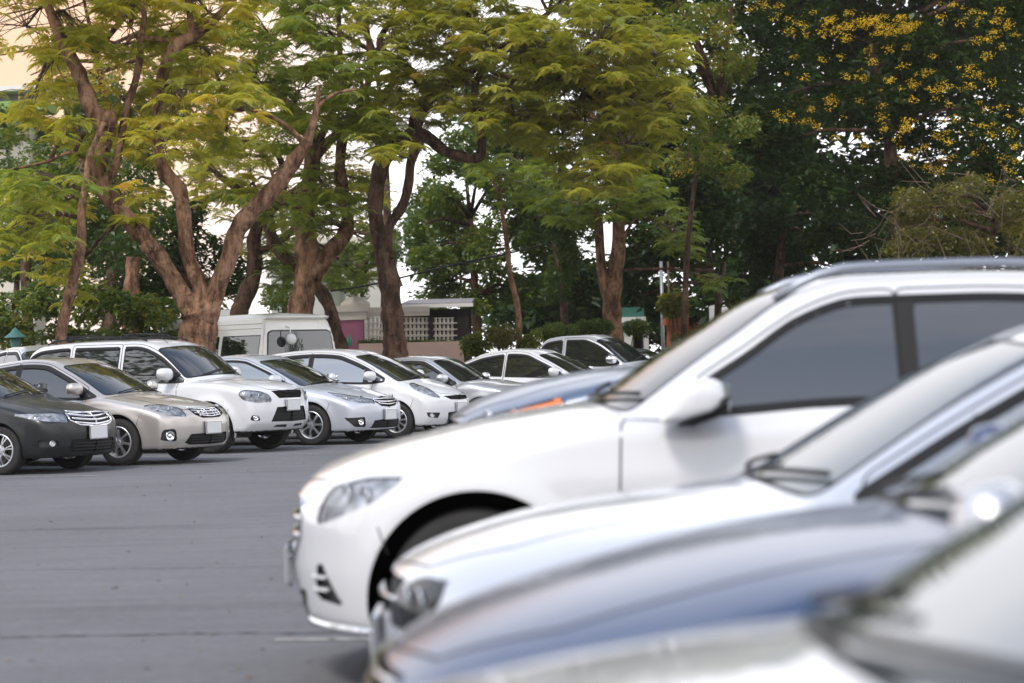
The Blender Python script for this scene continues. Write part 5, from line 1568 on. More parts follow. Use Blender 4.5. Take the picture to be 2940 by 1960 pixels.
def crown(tree, skeleton, blobs, Y, mat, rg, nparts=60, tw_mat=None, tone0=0.0, yoff=1.6, fine=True, gapk=1.0, dy=3.0, scale=0.80, per=8):
    """blobs: (x, y, rx, ry, sprays) in 2352-wide picture units. Each spray is a twig end with a fan of fronds."""
    skel = [p for pts, _ in skeleton for p in pts[::2]]
    hubs_mb = MB(); twigs = MB()
    sp_pos = []
    for (bx, by, rx, ry, n) in blobs:
        n = int(n * 1.18)
        yb = Y + yoff + rg.uniform(-dy, dy) * 0.5
        hub = P(bx * 1.25, by * 1.25, yb)
        near_ = min(skel, key=lambda q: (q - hub).length)
        mid = near_.lerp(hub, 0.5) + Vector((rg.uniform(-.2, .2), rg.uniform(-.2, .2), 0.15))
        L_ = (hub - near_).length
        if L_ < 6:
            MB().tube([near_, mid, hub], [0.045, 0.032, 0.018], 6).build('branch', M_BARKD, tree, True)
        anchors = [near_.lerp(mid, 0.6), mid, mid.lerp(hub, 0.5), hub]
        k = 0; tries = 0
        while k < n and tries < n * 8:
            tries += 1
            a = rg.uniform(0, 2 * PI); r = math.sqrt(rg.random())
            x = bx + rx * r * math.cos(a); y = by + ry * r * math.sin(a)
            if gapk > 0 and in_gap(x, y, gapk) and rg.random() < 0.93: continue
            p = P(x * 1.25, y * 1.25, yb + rg.uniform(-dy, dy))
            sp_pos.append(p); k += 1
            an = min(anchors, key=lambda q: (q - p).length)
            if (an - p).length < 5.5 and rg.random() < 0.75:
                m_ = an.lerp(p, 0.5) + Vector((rg.uniform(-.15, .15), rg.uniform(-.15, .15), rg.uniform(-0.1, 0.22)))
                twigs.tube([an, m_, p], [0.013, 0.009, 0.005], 3, cap=False)
    if twigs.v:
        o = twigs.build('twigs', tw_mat or M_TWIG, tree); o['kind'] = 'stuff'
    allV, allF, allT = [], [], []; off = 0
    pos = []; az = []; el = []; ro = []; sc = []; tn = []
    for p in sp_pos:
        base = rg.uniform(0, 2 * PI); m = rg.randint(per - 2, per + 2)
        tb = min(0.9, max(0.02, rg.gauss(0.42 + tone0, 0.2)))
        for i in range(m):
            pos.append(p + Vector((rg.uniform(-.06, .06), rg.uniform(-.06, .06), rg.uniform(-.05, .05))))
            az.append(base + 2 * PI * i / m + rg.uniform(-.3, .3)); el.append(rg.uniform(-0.35, 0.30)); ro.append(rg.uniform(-0.35, 0.35))
            sc.append(scale * rg.uniform(0.7, 1.15)); tn.append(min(1, max(0, tb + rg.gauss(0, 0.07))))
    pos = np.array([tuple(p) for p in pos]); az = np.array(az); el = np.array(el); ro = np.array(ro); sc = np.array(sc); tn = np.array(tn)
    # the leaves nearest the camera are objects of their own, the rest one mesh
    order = np.argsort(pos[:, 1] + 0.25 * np.abs(pos[:, 2] - 4.0))
    single = order[:nparts] if fine else order[:0]
    R3 = rotm(az[single], el[single], ro[single]) if len(single) else []
    for j, i in enumerate(single):
        o = frond_part(mat, int(i) % 3, float(tn[i])); col.objects.link(o); o.parent = tree
        M4 = Matrix([[*(R3[j][r] * sc[i]), 0] for r in range(3)] + [[0, 0, 0, 1]])
        o.matrix_local = Matrix.Translation(pos[i]) @ M4
    rest = np.setdiff1d(np.arange(len(pos)), single)
    tpls = FROND_T if fine else FROND_LO
    for k in range(len(tpls)):
        ii = rest[rest % len(tpls) == k]
        if len(ii) == 0: continue
        V, F_, T_ = instances(tpls[k], pos[ii], az[ii], el[ii], ro[ii], sc[ii], tn[ii])
        allV.append(V); allF.append(F_ + off); allT.append(T_); off += len(V)
    if allV:
        o = npmesh('crown', np.concatenate(allV), np.concatenate(allF), mat, np.concatenate(allT), tree)
        o['kind'] = 'stuff'
LEAF_T = (np.array([[0, 0, 0], [0.45, -0.26, 0.05], [1.0, 0, -0.12], [0.45, 0.26, 0.05]]), np.array([[0, 1, 2, 3]]))
def leaf_mass(name, parent, centers, radii, n, size, mat, rg, flat=1.0, shell=0.55, tone0=0.0, drop=None):
    """leaf-sized quads spread through lumps of different size"""
    nr = np.random.default_rng(rg.randint(0, 10 ** 6))
    C_ = np.array(centers); R_ = np.array(radii)
    w = R_.prod(axis=1) ** (2 / 3); w /= w.sum()
    k = nr.choice(len(C_), n, p=w)
    d = nr.normal(size=(n, 3)); d /= np.linalg.norm(d, axis=1, keepdims=True)
    r = shell + (1 - shell) * nr.random(n) ** 0.7
    r *= 1 + 0.25 * np.sin(d[:, 0] * 7 + k) * np.cos(d[:, 2] * 6 + 2 * k)
    pos = C_[k] + d * r[:, None] * R_[k]
    pos = pos[pos[:, 2] > 0.12]; n = len(pos); k = k[:n]
    if drop is not None:
        keep = drop(pos); pos = pos[keep]; k = k[:len(pos)]; n = len(pos)
    ktone = nr.normal(0, 0.13, len(C_))
    tone = np.clip(0.45 + tone0 + ktone[k % len(C_)] + nr.normal(0, 0.17, n), 0, 1)
    V, F_, T_ = instances(LEAF_T, pos, nr.uniform(0, 2 * PI, n), nr.uniform(-0.9, 0.5, n), nr.uniform(-0.8, 0.8, n), size * nr.uniform(0.6, 1.35, n), tone)
    o = npmesh(name, V, F_, mat, T_, parent); o['kind'] = 'stuff'
    return o
def px_of(p):
    """world points -> 2352-wide picture coordinates"""
    d = p - np.array([0, 0, CAM_H])
    z = d @ np.array(_F); 
    return (1470 + F_PX * (d @ np.array(_R)) / z) / 1.25, (980 - F_PX * (d @ np.array(_U)) / z) / 1.25

# ---------------- front row of feathery trees
RG = random.Random(5)
FRONT = 'feathery leaved trees behind the far row'
def tree(name, label, cat, group, limbs, Y, mat=None, root_px=None, extra=None):
    x, y = limbs[0][0][0], limbs[0][0][1]
    base = P(x * 1.25, y * 1.25, Y)
    root = empty(name, (0, 0, 0)); tag(root, label, cat, group)
    mb = MB(); sk = []
    for i, l_ in enumerate(limbs):
        if i == 0: l_ = [(l_[0][0], 870, l_[0][2] * 1.25)] + list(l_)
        sk.append(limb(mb, l_, Y, RG, 14 if l_[0][2] > 25 else 9))
    tr = mb.build('trunk', mat or M_BARK, root, True)
    return root, sk

# A: the big three-armed tree left of the van
tA, skA = tree('tree', 'large tree forking into three bare limbs between the white SUV and the minibus', 'tree', FRONT, [
    [(452, 800, 92), (455, 760, 95), (456, 720, 100), (440, 700, 60), (415, 668, 46), (385, 622, 42), (345, 565, 42), (300, 512, 42), (262, 462, 44), (232, 428, 44), (222, 390, 40), (236, 330, 42), (242, 292, 50), (212, 250, 44), (196, 205, 38), (178, 165, 36), (155, 120, 34), (135, 70, 28), (110, 10, 24), (90, -60, 18)],
    [(462, 730, 55), (468, 690, 44), (452, 640, 38), (434, 590, 36), (425, 530, 36), (418, 470, 36), (408, 430, 38), (378, 395, 34), (366, 350, 24), (358, 290, 22), (366, 200, 26), (385, 140, 32), (412, 100, 34), (440, 85, 28), (480, 55, 24), (530, 5, 18), (560, -50, 14)],
    [(470, 735, 60), (488, 690, 50), (510, 630, 44), (528, 580, 44), (545, 530, 46), (575, 490, 44), (610, 455, 42), (645, 410, 40), (672, 372, 38), (700, 335, 30), (716, 295, 20), (728, 240, 14), (732, 195, 8)],
    [(702, 332, 16), (660, 290, 12), (610, 262, 10), (560, 250, 7)], [(728, 245, 10), (770, 215, 8), (820, 205, 6)],
    [(435, 90, 20), (400, 92, 16), (340, 88, 14), (310, 82, 12), (290, 95, 8)],
    [(232, 425, 30), (262, 390, 22), (275, 340, 18), (290, 250, 18), (312, 180, 18), (325, 90, 16), (330, 20, 12), (300, -60, 10)],
    [(222, 395, 14), (170, 350, 9), (110, 370, 7), (20, 390, 5)],
    [(440, 85, 22), (438, 50, 18), (430, 0, 14)]], 43.0)
MB().lathe([(0, -0.02), (0.10, -0.02), (0.13, 0.03), (0.11, 0.075), (0.08, 0.06), (0, 0.055)], 12, c=tuple(P(338 * 1.25, 567 * 1.25, 42.78)), axis='y').build('branch_scar', M_BARK, tA, True)
kn = MB().lathe([(0, -0.12), (0.10, -0.11), (0.17, -0.02), (0.15, 0.08), (0.08, 0.13), (0, 0.13)], 12, c=tuple(P(252 * 1.25, 272 * 1.25, 42.8)), axis='x'); kn.build('bark_knot', M_BARK, tA, True)
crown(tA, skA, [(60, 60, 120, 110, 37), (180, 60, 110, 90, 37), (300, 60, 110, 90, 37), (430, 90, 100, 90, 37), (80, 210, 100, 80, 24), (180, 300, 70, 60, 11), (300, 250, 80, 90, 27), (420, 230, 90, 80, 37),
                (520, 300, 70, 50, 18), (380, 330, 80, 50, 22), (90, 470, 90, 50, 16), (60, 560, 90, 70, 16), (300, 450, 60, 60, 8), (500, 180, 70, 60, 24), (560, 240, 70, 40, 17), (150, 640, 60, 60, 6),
                (60, -60, 130, 80, 37), (220, -70, 130, 80, 37), (380, -70, 130, 80, 37), (530, -60, 110, 90, 37), (480, 30, 90, 60, 24), (150, -190, 160, 90, 24), (400, -190, 160, 90, 24)], 43.0, M_FRONDGLOW, RG, nparts=110, tone0=0.2)

# B + C: two crossing trees in front of the white house
tB, skB = tree('tree', 'upright trunk with a right hand arm crossed by a curved trunk behind the minibus', 'tree', FRONT, [
    [(690, 740, 66), (693, 690, 62), (700, 640, 58), (706, 590, 60), (704, 540, 54), (700, 490, 50), (708, 430, 44), (716, 360, 38), (700, 280, 34), (660, 240, 28), (600, 200, 20), (560, 150, 14)],
    [(716, 632, 50), (742, 600, 44), (768, 570, 42), (790, 540, 40), (797, 500, 32), (790, 450, 30), (782, 390, 28), (790, 310, 24), (830, 240, 20), (850, 150, 16), (840, 40, 12)],
    [(706, 400, 30), (740, 340, 26), (800, 290, 24), (850, 250, 18), (910, 180, 14)],
    [(700, 300, 26), (640, 270, 24), (590, 262, 20), (540, 230, 12)],
    [(720, 350, 20), (780, 210, 16), (780, 110, 14), (776, -20, 12)]], 53.5)
tC, skC = tree('tree', 'curved dark trunk leaning left across the upright tree behind the minibus', 'tree', FRONT, [
    [(785, 800, 34), (772, 758, 32), (755, 700, 32), (725, 655, 32), (690, 622, 32), (655, 592, 30), (630, 555, 30), (615, 512, 32), (608, 480, 34), (560, 440, 20), (500, 400, 14), (440, 320, 12), (400, 260, 8)],
    [(612, 500, 26), (650, 430, 20), (640, 360, 16), (590, 330, 12), (520, 318, 10)]], 55.0, M_BARKD)
tD, skD = tree('tree', 'slimmer dark tree just right of the three armed tree', 'tree', FRONT, [
    [(545, 740, 44), (560, 690, 42), (582, 640, 38), (586, 590, 36), (582, 550, 34), (600, 500, 30), (640, 470, 24), (700, 420, 20), (730, 380, 16)],
    [(584, 575, 24), (620, 568, 20), (660, 540, 16), (690, 500, 12)]], 57.0, M_BARKD)
crown(tB, skB, [(620, 80, 100, 80, 42), (720, 60, 100, 80, 42), (600, 190, 80, 60, 28), (700, 200, 80, 70, 35), (800, 160, 90, 80, 42), (780, 270, 90, 50, 42), (660, 300, 60, 50, 21), (740, 420, 60, 50, 23), (790, 470, 50, 40, 14), (560, 470, 70, 40, 19), (640, 470, 60, 40, 16), (740, 510, 50, 40, 12), (860, 300, 60, 50, 28), (640, -60, 120, 80, 35), (780, -60, 120, 80, 35), (700, -180, 150, 80, 28)],
      51.0, M_FRONDG, RG, nparts=110, tone0=0.2, yoff=0.5)
crown(tC, skC, [(560, 340, 100, 80, 34), (800, 420, 70, 70, 14), (860, 420, 40, 60, 12), (460, 420, 70, 50, 22), (520, 350, 60, 40, 18), (590, 430, 70, 40, 20)], 53.5, M_FROND, RG, nparts=30, gapk=0.55, tone0=0.1)
crown(tD, skD, [(640, 560, 60, 40, 10), (820, 630, 60, 50, 26), (720, 470, 50, 40, 10), (860, 560, 50, 50, 20), (650, 630, 50, 40, 14)], 57.0, M_FRONDG, RG, nparts=10, tone0=-0.1)

# E: twin trunk, centre
tE, skE = tree('tree', 'tree with two dark trunks joined at the foot in front of the baluster wall', 'tree', FRONT, [
    [(906, 800, 62), (903, 760, 52), (900, 700, 50), (895, 640, 52), (880, 590, 42), (868, 540, 38), (862, 480, 36), (868, 420, 38), (880, 370, 40), (905, 335, 40), (945, 310, 38), (960, 270, 36), (985, 225, 32), (1040, 190, 26), (1100, 150, 20), (1180, 90, 16), (1260, 30, 12)],
    [(908, 660, 36), (900, 620, 26), (892, 570, 22), (896, 520, 22), (925, 470, 24), (938, 420, 24), (944, 370, 22), (965, 325, 24), (960, 290, 22)],
    [(955, 305, 34), (985, 318, 32), (1020, 345, 26), (1060, 358, 24), (1100, 362, 22), (1108, 330, 20), (1100, 270, 20), (1090, 200, 18), (1130, 120, 14)],
    [(985, 225, 28), (950, 170, 24), (900, 130, 20), (870, 100, 16), (900, 40, 12)],
    [(1040, 190, 20), (1060, 110, 16), (1080, 20, 12), (1080, -60, 10)],
    [(1100, 150, 14), (1180, 180, 10), (1280, 180, 8), (1340, 210, 6)]], 50.5, M_BARKD)
crown(tE, skE, [(900, 60, 90, 80, 42), (1000, 60, 100, 80, 49), (1100, 70, 110, 80, 56), (950, 180, 90, 70, 42), (1070, 190, 100, 70, 49), (1200, 120, 110, 100, 77), (1290, 190, 110, 90, 77), (1180, 260, 100, 60, 49), (1290, 310, 110, 70, 63),
                (870, 250, 60, 50, 23), (900, 330, 60, 35, 16), (1380, 100, 100, 100, 70), (1420, 220, 100, 80, 63), (1500, 120, 90, 100, 56), (1360, 400, 90, 50, 35), (1440, 330, 90, 60, 42), (1540, 250, 70, 70, 35), (980, 260, 60, 40, 14), (920, -60, 120, 80, 35), (1080, -60, 130, 80, 42), (1240, -50, 130, 90, 42), (1380, -30, 130, 90, 42), (1300, -180, 200, 90, 28), (1030, -180, 180, 90, 28)],
      49.5, M_FROND, RG, nparts=120, tone0=0.04)

# F: slim leaning tree far left
tF, skF = tree('tree', 'slim tree leaning right in front of the hedge at far left', 'tree', FRONT, [
    [(140, 790, 30), (146, 740, 27), (156, 690, 27), (168, 640, 26), (182, 590, 26), (188, 540, 24), (188, 480, 20), (196, 420, 16), (205, 360, 14), (240, 280, 12)]], 41.0)
crown(tF, skF, [(110, 470, 80, 40, 16), (60, 510, 90, 60, 24), (40, 420, 60, 40, 16), (200, 390, 60, 40, 10)], 40.5, M_FRONDG, RG, nparts=60, tone0=0.25)

# G: pair of trunks right of centre, H: thin leaning tree
tG, skG = tree('tree', 'thick mottled trunk with a thinner stem beside it, behind the pickup', 'tree', FRONT, [
    [(1412, 800, 46), (1408, 740, 44), (1406, 690, 46), (1412, 640, 42), (1418, 580, 36), (1420, 520, 30), (1424, 470, 26), (1420, 400, 22), (1400, 320, 16), (1340, 240, 12)],
    [(1400, 690, 30), (1386, 650, 24), (1378, 600, 20), (1374, 540, 18), (1370, 480, 16), (1350, 400, 12)],
    [(1396, 680, 12), (1388, 600, 8), (1382, 500, 6)],
    [(1420, 575, 10), (1440, 530, 8), (1460, 500, 5)]], 61.0)
crown(tG, skG, [(1330, 470, 90, 50, 50), (1430, 440, 90, 60, 60), (1250, 420, 60, 60, 30), (1500, 460, 60, 50, 30), (1560, 540, 60, 60, 20), (1640, 640, 50, 30, 8)], 60.0, M_FRONDG, RG, nparts=40, tone0=-0.05, gapk=0)
tH, skH = tree('tree', 'thin mottled trunk leaning left above the clipped round shrub', 'tree', FRONT, [
    [(1192, 770, 16), (1190, 720, 15), (1184, 680, 16), (1172, 630, 14), (1166, 580, 13), (1160, 530, 12), (1152, 480, 10), (1140, 430, 8), (1120, 390, 6)],
    [(1150, 480, 8), (1148, 430, 7), (1150, 400, 5)]], 57.0)
crown(tH, skH, [(1140, 390, 60, 40, 14), (1180, 440, 50, 30, 8)], 57.0, M_FRONDG, RG, nparts=10, gapk=0)

# ---------------- leafy trees and thicket behind
BACK = 'leafy trees in the background'
def drop_gap(k):
    def f(p):
        x, y = px_of(p)
        r = np.ones(len(p), bool)
        for gx, gy, rx, ry in GAPS:
            r &= ((x - gx) / (rx * k)) ** 2 + ((y - gy) / (ry * k)) ** 2 > 1
        return r
    return f
def bush_tree(name, label, cat, lumps, Y, n, size, mat, group=BACK, trunk=None, drop=True, tone0=0.0, depth=2.0, sub=5, bark_=None):
    root = empty(name); tag(root, label, cat, group)
    C_, R_ = [], []
    for (x, y, rx, ry) in lumps:
        for _ in range(sub):
            a = RG.uniform(0, 2 * PI); r = math.sqrt(RG.random()) * 0.62
            yy = Y + RG.uniform(-depth, depth)
            p = P((x + rx * r * math.cos(a)) * 1.25, (y + ry * r * math.sin(a)) * 1.25, yy)
            k = RG.uniform(0.35, 0.62) * 1.25 * yy / F_PX
            C_.append(tuple(p)); R_.append((rx * k, (rx + ry) * 0.5 * k, ry * k * 0.85))
    cr_ = leaf_mass('crown', root, C_, R_, n, size, mat, RG, tone0=tone0, drop=drop_gap(0.9) if drop else None)
    if trunk:
        mb = MB()
        sk = []
        for t_ in trunk: sk.append(limb(mb, t_, Y, RG, 8))
        # limbs reaching into the lumps
        for c_ in C_[::3]:
            q = min([p for pts, _ in sk for p in pts], key=lambda p: (p - Vector(c_)).length)
            if (q - Vector(c_)).length < 7:
                mb.tube([q, q.lerp(Vector(c_), 0.5) + Vector((0, 0, 0.2)), Vector(c_)], [0.07, 0.045, 0.02], 5)
        mb.build('trunk', bark_ or M_BARKD, root, True)
    return root
# left thicket and trees
bush_tree('tree', 'bushy dark green tree filling the left edge behind the slim leaning tree', 'tree', [(60, 560, 130, 120), (200, 520, 120, 120), (330, 560, 110, 110), (60, 380, 120, 90), (180, 400, 110, 80), (300, 370, 90, 80)], 58.0, 12000, 0.15, M_LEAFG,
          trunk=[[(70, 800, 30), (60, 600, 26), (90, 450, 16), (130, 330, 10)]], tone0=-0.05)
bush_tree('tree', 'rounded leafy tree seen between the arms of the three armed tree', 'tree', [(440, 600, 80, 100), (350, 660, 80, 70), (540, 640, 60, 60), (430, 480, 60, 60)], 60.0, 7000, 0.15, M_LEAFD,
          trunk=[[(420, 800, 24), (430, 650, 20), (440, 520, 12)]], tone0=0.1)
bush_tree('tree', 'high sunlit tree top above the left part of the lot', 'tree', [(40, 120, 100, 100), (160, 180, 110, 90), (290, 120, 110, 100), (430, 60, 110, 80), (560, 60, 90, 60), (200, 30, 120, 70), (100, -60, 150, 80), (380, -60, 150, 80)], 66.0, 6500, 0.15, M_LEAFGLOW,
          trunk=[[(250, 800, 34), (262, 500, 28), (250, 300, 20), (220, 120, 12)]], tone0=0.2)
bush_tree('tree', 'airy sunlit tree top above the middle of the lot', 'tree', [(700, 50, 120, 70), (850, 40, 120, 70), (980, 70, 110, 80), (760, 180, 90, 50), (930, 200, 70, 50), (800, -60, 200, 80), (1050, -60, 150, 80), (600, 480, 60, 60), (700, 560, 90, 60)], 68.0, 8000, 0.14, M_LEAFO,
          trunk=[[(880, 800, 24), (890, 500, 20), (880, 300, 14), (860, 120, 10)]], tone0=0.2)
hedge_ = bush_tree('hedge', 'bright green leafy hedge behind the silver double cab and the white SUV', 'hedge', [(20, 720, 80, 60), (90, 690, 70, 70), (200, 690, 70, 60), (280, 720, 80, 60), (370, 720, 70, 55), (420, 760, 60, 40), (60, 770, 90, 50), (200, 780, 110, 40), (330, 785, 100, 30)], 49.0, 15000, 0.12, M_LEAFG, group=None, tone0=0.22, depth=0.8)
# centre
bush_tree('tree', 'mid green leafy tree with yellowing leaves right of the twin trunk', 'tree', [(1010, 480, 90, 90), (1110, 430, 100, 80), (1010, 620, 90, 80), (1120, 560, 90, 90), (1200, 650, 80, 80), (1060, 350, 90, 60), (1080, 690, 70, 50), (960, 560, 50, 70)], 68.0, 17000, 0.17, M_LEAFG,
          trunk=[[(1100, 820, 24), (1090, 650, 20), (1080, 500, 14)]], tone0=0.12)
bush_tree('tree', 'small leafy tree beside the white column of the house', 'tree', [(830, 640, 50, 60), (800, 580, 60, 40), (640, 670, 60, 50), (880, 560, 40, 60), (720, 570, 60, 30)], 72.0, 4200, 0.15, M_LEAFG, tone0=0.15, drop=False,
          trunk=[[(830, 790, 10), (832, 700, 8), (826, 640, 5)]])
bush_tree('tree', 'leafy tree top over the roof behind the baluster wall', 'tree', [(1200, 330, 100, 90), (1230, 500, 80, 100), (1290, 590, 70, 110), (1330, 480, 80, 90)], 66.0, 12000, 0.16, M_LEAFG, tone0=-0.1, drop=False,
          trunk=[[(1300, 820, 24), (1290, 650, 20), (1260, 480, 14)]])
bush_tree('tree', 'pale airy tree far behind the minibus filling the view between the trunks', 'tree', [(560, 330, 90, 70), (600, 450, 90, 70), (480, 360, 60, 70), (700, 360, 70, 60), (690, 480, 70, 60), (820, 430, 60, 80), (850, 540, 60, 60), (560, 560, 70, 50)], 76.0, 3600, 0.17, M_LEAFO, tone0=0.25, drop=False,
          trunk=[[(650, 800, 16), (655, 600, 14), (640, 450, 10), (610, 360, 6)]])
bush_tree('tree', 'soft green tree far behind the left hand thicket', 'tree', [(30, 600, 80, 90), (20, 450, 70, 80), (110, 620, 70, 70), (20, 300, 60, 60)], 74.0, 5200, 0.18, M_LEAFG, tone0=0.1, drop=False,
          trunk=[[(30, 820, 18), (40, 600, 14), (30, 420, 8)]])
# right: dark trees
bush_tree('tree', 'fresh green tree between the feathery tree and the dark flowering tree', 'tree', [(1620, 60, 100, 80), (1700, 170, 100, 80), (1640, 280, 90, 70), (1720, 300, 60, 60), (1600, 360, 80, 60), (1700, 400, 50, 40), (1560, 40, 90, 60), (1530, 200, 80, 80), (1640, -60, 150, 80), (1520, -60, 100, 80)], 58.0, 18000, 0.12, M_LEAFG,
          trunk=[[(1570, 800, 18), (1575, 680, 16), (1580, 560, 14), (1600, 400, 10), (1650, 250, 8)]], tone0=0.30, drop=False)
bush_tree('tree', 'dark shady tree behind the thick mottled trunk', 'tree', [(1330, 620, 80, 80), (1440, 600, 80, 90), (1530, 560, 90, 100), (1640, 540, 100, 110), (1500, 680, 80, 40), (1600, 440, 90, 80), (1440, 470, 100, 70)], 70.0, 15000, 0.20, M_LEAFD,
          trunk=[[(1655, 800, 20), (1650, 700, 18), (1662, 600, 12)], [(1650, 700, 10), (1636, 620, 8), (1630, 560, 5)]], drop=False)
yt = bush_tree('flowering_tree', 'tall dark tree covered with yellow blossom at top right', 'tree', [(1850, 80, 130, 110), (2000, 60, 130, 100), (2150, 120, 130, 120), (2300, 80, 120, 120), (1950, 230, 130, 110), (2100, 300, 130, 110), (2280, 280, 120, 120), (1800, 280, 110, 110), (1900, 400, 130, 90), (2050, 430, 120, 80), (1880, -70, 150, 100), (2100, -70, 150, 100), (2320, -60, 150, 110), (2000, -200, 250, 110), (2300, -200, 200, 110), (2120, 210, 100, 70), (2280, 360, 100, 60)], 60.0, 44000, 0.17, M_LEAFD,
          trunk=[[(2080, 900, 50), (2080, 700, 46), (2060, 500, 40), (2040, 300, 30), (2000, 100, 20)]], drop=False, tone0=0.02)
# blossom sprays
fc, fr = [], []
for (x, y, rx, ry, n) in [(1960, 55, 80, 30, 14), (2040, 55, 70, 24, 16), (1860, 60, 50, 40, 6), (2100, 150, 50, 50, 7), (2130, 200, 50, 40, 6), (2300, 60, 70, 50, 10), (2200, 320, 60, 60, 8), (2060, 320, 80, 50, 7), (2130, 360, 60, 40, 6), (1830, 260, 60, 20, 5), (2320, 300, 50, 80, 8), (1780, 20, 60, 30, 5), (2250, 180, 60, 60, 6), (1560, 390, 60, 30, 3), (2180, 30, 60, 30, 6), (1900, 150, 120, 80, 8), (2050, 180, 100, 80, 8), (2200, 230, 110, 90, 10), (2280, 390, 70, 40, 6), (1980, 280, 120, 60, 6)]:
    for _ in range(int(n * 1.7)):
        a = RG.uniform(0, 2 * PI); r = math.sqrt(RG.random())
        fc.append(tuple(P((x + rx * r * math.cos(a)) * 1.25, (y + ry * r * math.sin(a)) * 1.25, 57.2 + RG.uniform(-0.5, 0.8)))); k = RG.uniform(0.05, 0.17); fr.append((k * 1.3, k, k * 0.8))
leaf_mass('blossom', yt, fc, fr, 5000, 0.058, M_FLOWER, RG, shell=0.2)
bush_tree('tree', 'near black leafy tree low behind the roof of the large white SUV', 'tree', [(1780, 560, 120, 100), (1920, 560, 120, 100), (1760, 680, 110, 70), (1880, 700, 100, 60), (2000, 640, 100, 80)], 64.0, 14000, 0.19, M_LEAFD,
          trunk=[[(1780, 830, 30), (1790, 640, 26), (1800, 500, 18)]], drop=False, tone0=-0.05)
bush_tree('vine_thicket', 'olive brown creeper thicket at the right edge above the SUV roof', 'bush', [(2120, 470, 90, 80), (2230, 440, 100, 80), (2340, 480, 80, 90), (2120, 570, 100, 60), (2250, 560, 110, 70), (2350, 580, 80, 60), (2200, 640, 120, 50), (2340, 660, 90, 50)], 56.0, 20000, 0.10, M_LEAFO, group=None, drop=False, tone0=-0.08,
          trunk=[[(2280, 880, 20), (2270, 640, 16), (2290, 500, 10)]])
# bare creeper stems
cs = MB()
for _ in range(70):
    a = P(RG.uniform(1980, 2340) * 1.25, RG.uniform(400, 620) * 1.25, 54.4); d = Vector((RG.uniform(-1, 1), RG.uniform(-.3, .3), RG.uniform(-0.6, 1))).normalized()
    L_ = RG.uniform(0.4, 1.4); cs.tube([a, a + d * L_ * 0.5 + Vector((0, 0, RG.uniform(-.15, .15))), a + d * L_], [0.010, 0.008, 0.004], 3, cap=False)
o = cs.build('creeper_stems', M_TWIG); tag(o, 'tangle of bare brown creeper stems in front of the right hand thicket', 'stems', kind='stuff')
# far wood closing the view at the right
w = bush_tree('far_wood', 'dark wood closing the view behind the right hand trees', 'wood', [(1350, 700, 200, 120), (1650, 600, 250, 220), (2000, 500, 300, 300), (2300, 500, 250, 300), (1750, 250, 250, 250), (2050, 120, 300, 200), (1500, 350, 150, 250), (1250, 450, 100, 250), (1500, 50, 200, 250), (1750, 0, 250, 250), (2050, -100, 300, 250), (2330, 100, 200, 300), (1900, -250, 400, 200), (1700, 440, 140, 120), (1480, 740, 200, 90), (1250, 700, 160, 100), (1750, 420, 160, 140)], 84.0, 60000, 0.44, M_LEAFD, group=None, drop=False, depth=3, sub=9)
w['kind'] = 'stuff'
wl = bush_tree('far_wood', 'green wood closing the view behind the left hand trees', 'wood', [(50, 600, 200, 250), (300, 600, 200, 220), (150, 400, 200, 150), (470, 680, 120, 100), (1000, 500, 140, 200), (1150, 300, 140, 200), (1250, 100, 140, 200), (1000, 720, 100, 80), (1130, 720, 120, 90), (250, 250, 250, 200)], 88.0, 23000, 0.32, M_LEAFG, group=None, drop=True, depth=3, sub=8, tone0=-0.2)
wl['kind'] = 'stuff'

# ---------------- shrubs
def shrub(label, x, y, rx, ry, Y, n, mat, size=0.07, tone0=0.0, name='shrub'):
    root = empty(name); tag(root, label, 'shrub', 'shrubs behind the far row')
    c0 = P(x * 1.25, y * 1.25, Y); k = 1.25 * Y / F_PX
    C_ = [tuple(c0)] + [tuple(c0 + Vector((RG.uniform(-.6, .6) * rx * k, RG.uniform(-.5, .5) * rx * k, RG.uniform(-.6, .4) * ry * k))) for _ in range(6)]
    R_ = [(rx * k, rx * k, ry * k)] + [(rx * k * 0.5, rx * k * 0.5, ry * k * 0.6)] * 6
    leaf_mass('foliage', root, C_, R_, n, size, mat, RG, tone0=tone0, shell=0.75)
    mb = MB()
    for _ in range(5): mb.tube([(c0.x + RG.uniform(-.15, .15), c0.y, 0.0), (c0.x + RG.uniform(-.3, .3), c0.y, c0.z * 0.6), tuple(c0)], [0.03, 0.02, 0.01], 5)
    mb.build('stems', M_TWIG, root)
    return root
shrub('clipped round shrub with bronze tipped leaves under the thin leaning trunk', 1155, 775, 45, 28, 54.0, 4200, M_LEAFO, 0.06, 0.1)
shrub('loose yellow green shrub at the end of the pink planter', 1090, 790, 34, 26, 54.5, 2000, M_LEAFG, 0.08, 0.4)
shrub('dark rounded shrub left of the thick mottled trunk', 1365, 752, 44, 20, 59.0, 3000, M_LEAFG, 0.08, -0.05)
shrub('soft light green shrub between the round shrub and the dark rounded shrub', 1275, 760, 50, 18, 58.0, 2600, M_LEAFG, 0.08, 0.25)
shrub('upright leafy shrub right of the clipped round shrub', 1218, 790, 26, 28, 54.0, 1500, M_LEAFG, 0.09, 0.3)
shrub('spiky bright green plant beside the grey post', 1545, 700, 34, 32, 66.0, 1600, M_LEAFG, 0.14, 0.5)
shrub('bush with orange red flowers in front of the orange stall', 1600, 775, 60, 24, 62.0, 2200, M_LEAFG, 0.1, 0.0)
shrub('low green bush at the foot of the yellow flowering tree', 1700, 745, 60, 34, 62.0, 2600, M_LEAFG, 0.12, 0.1)
rf = MB()
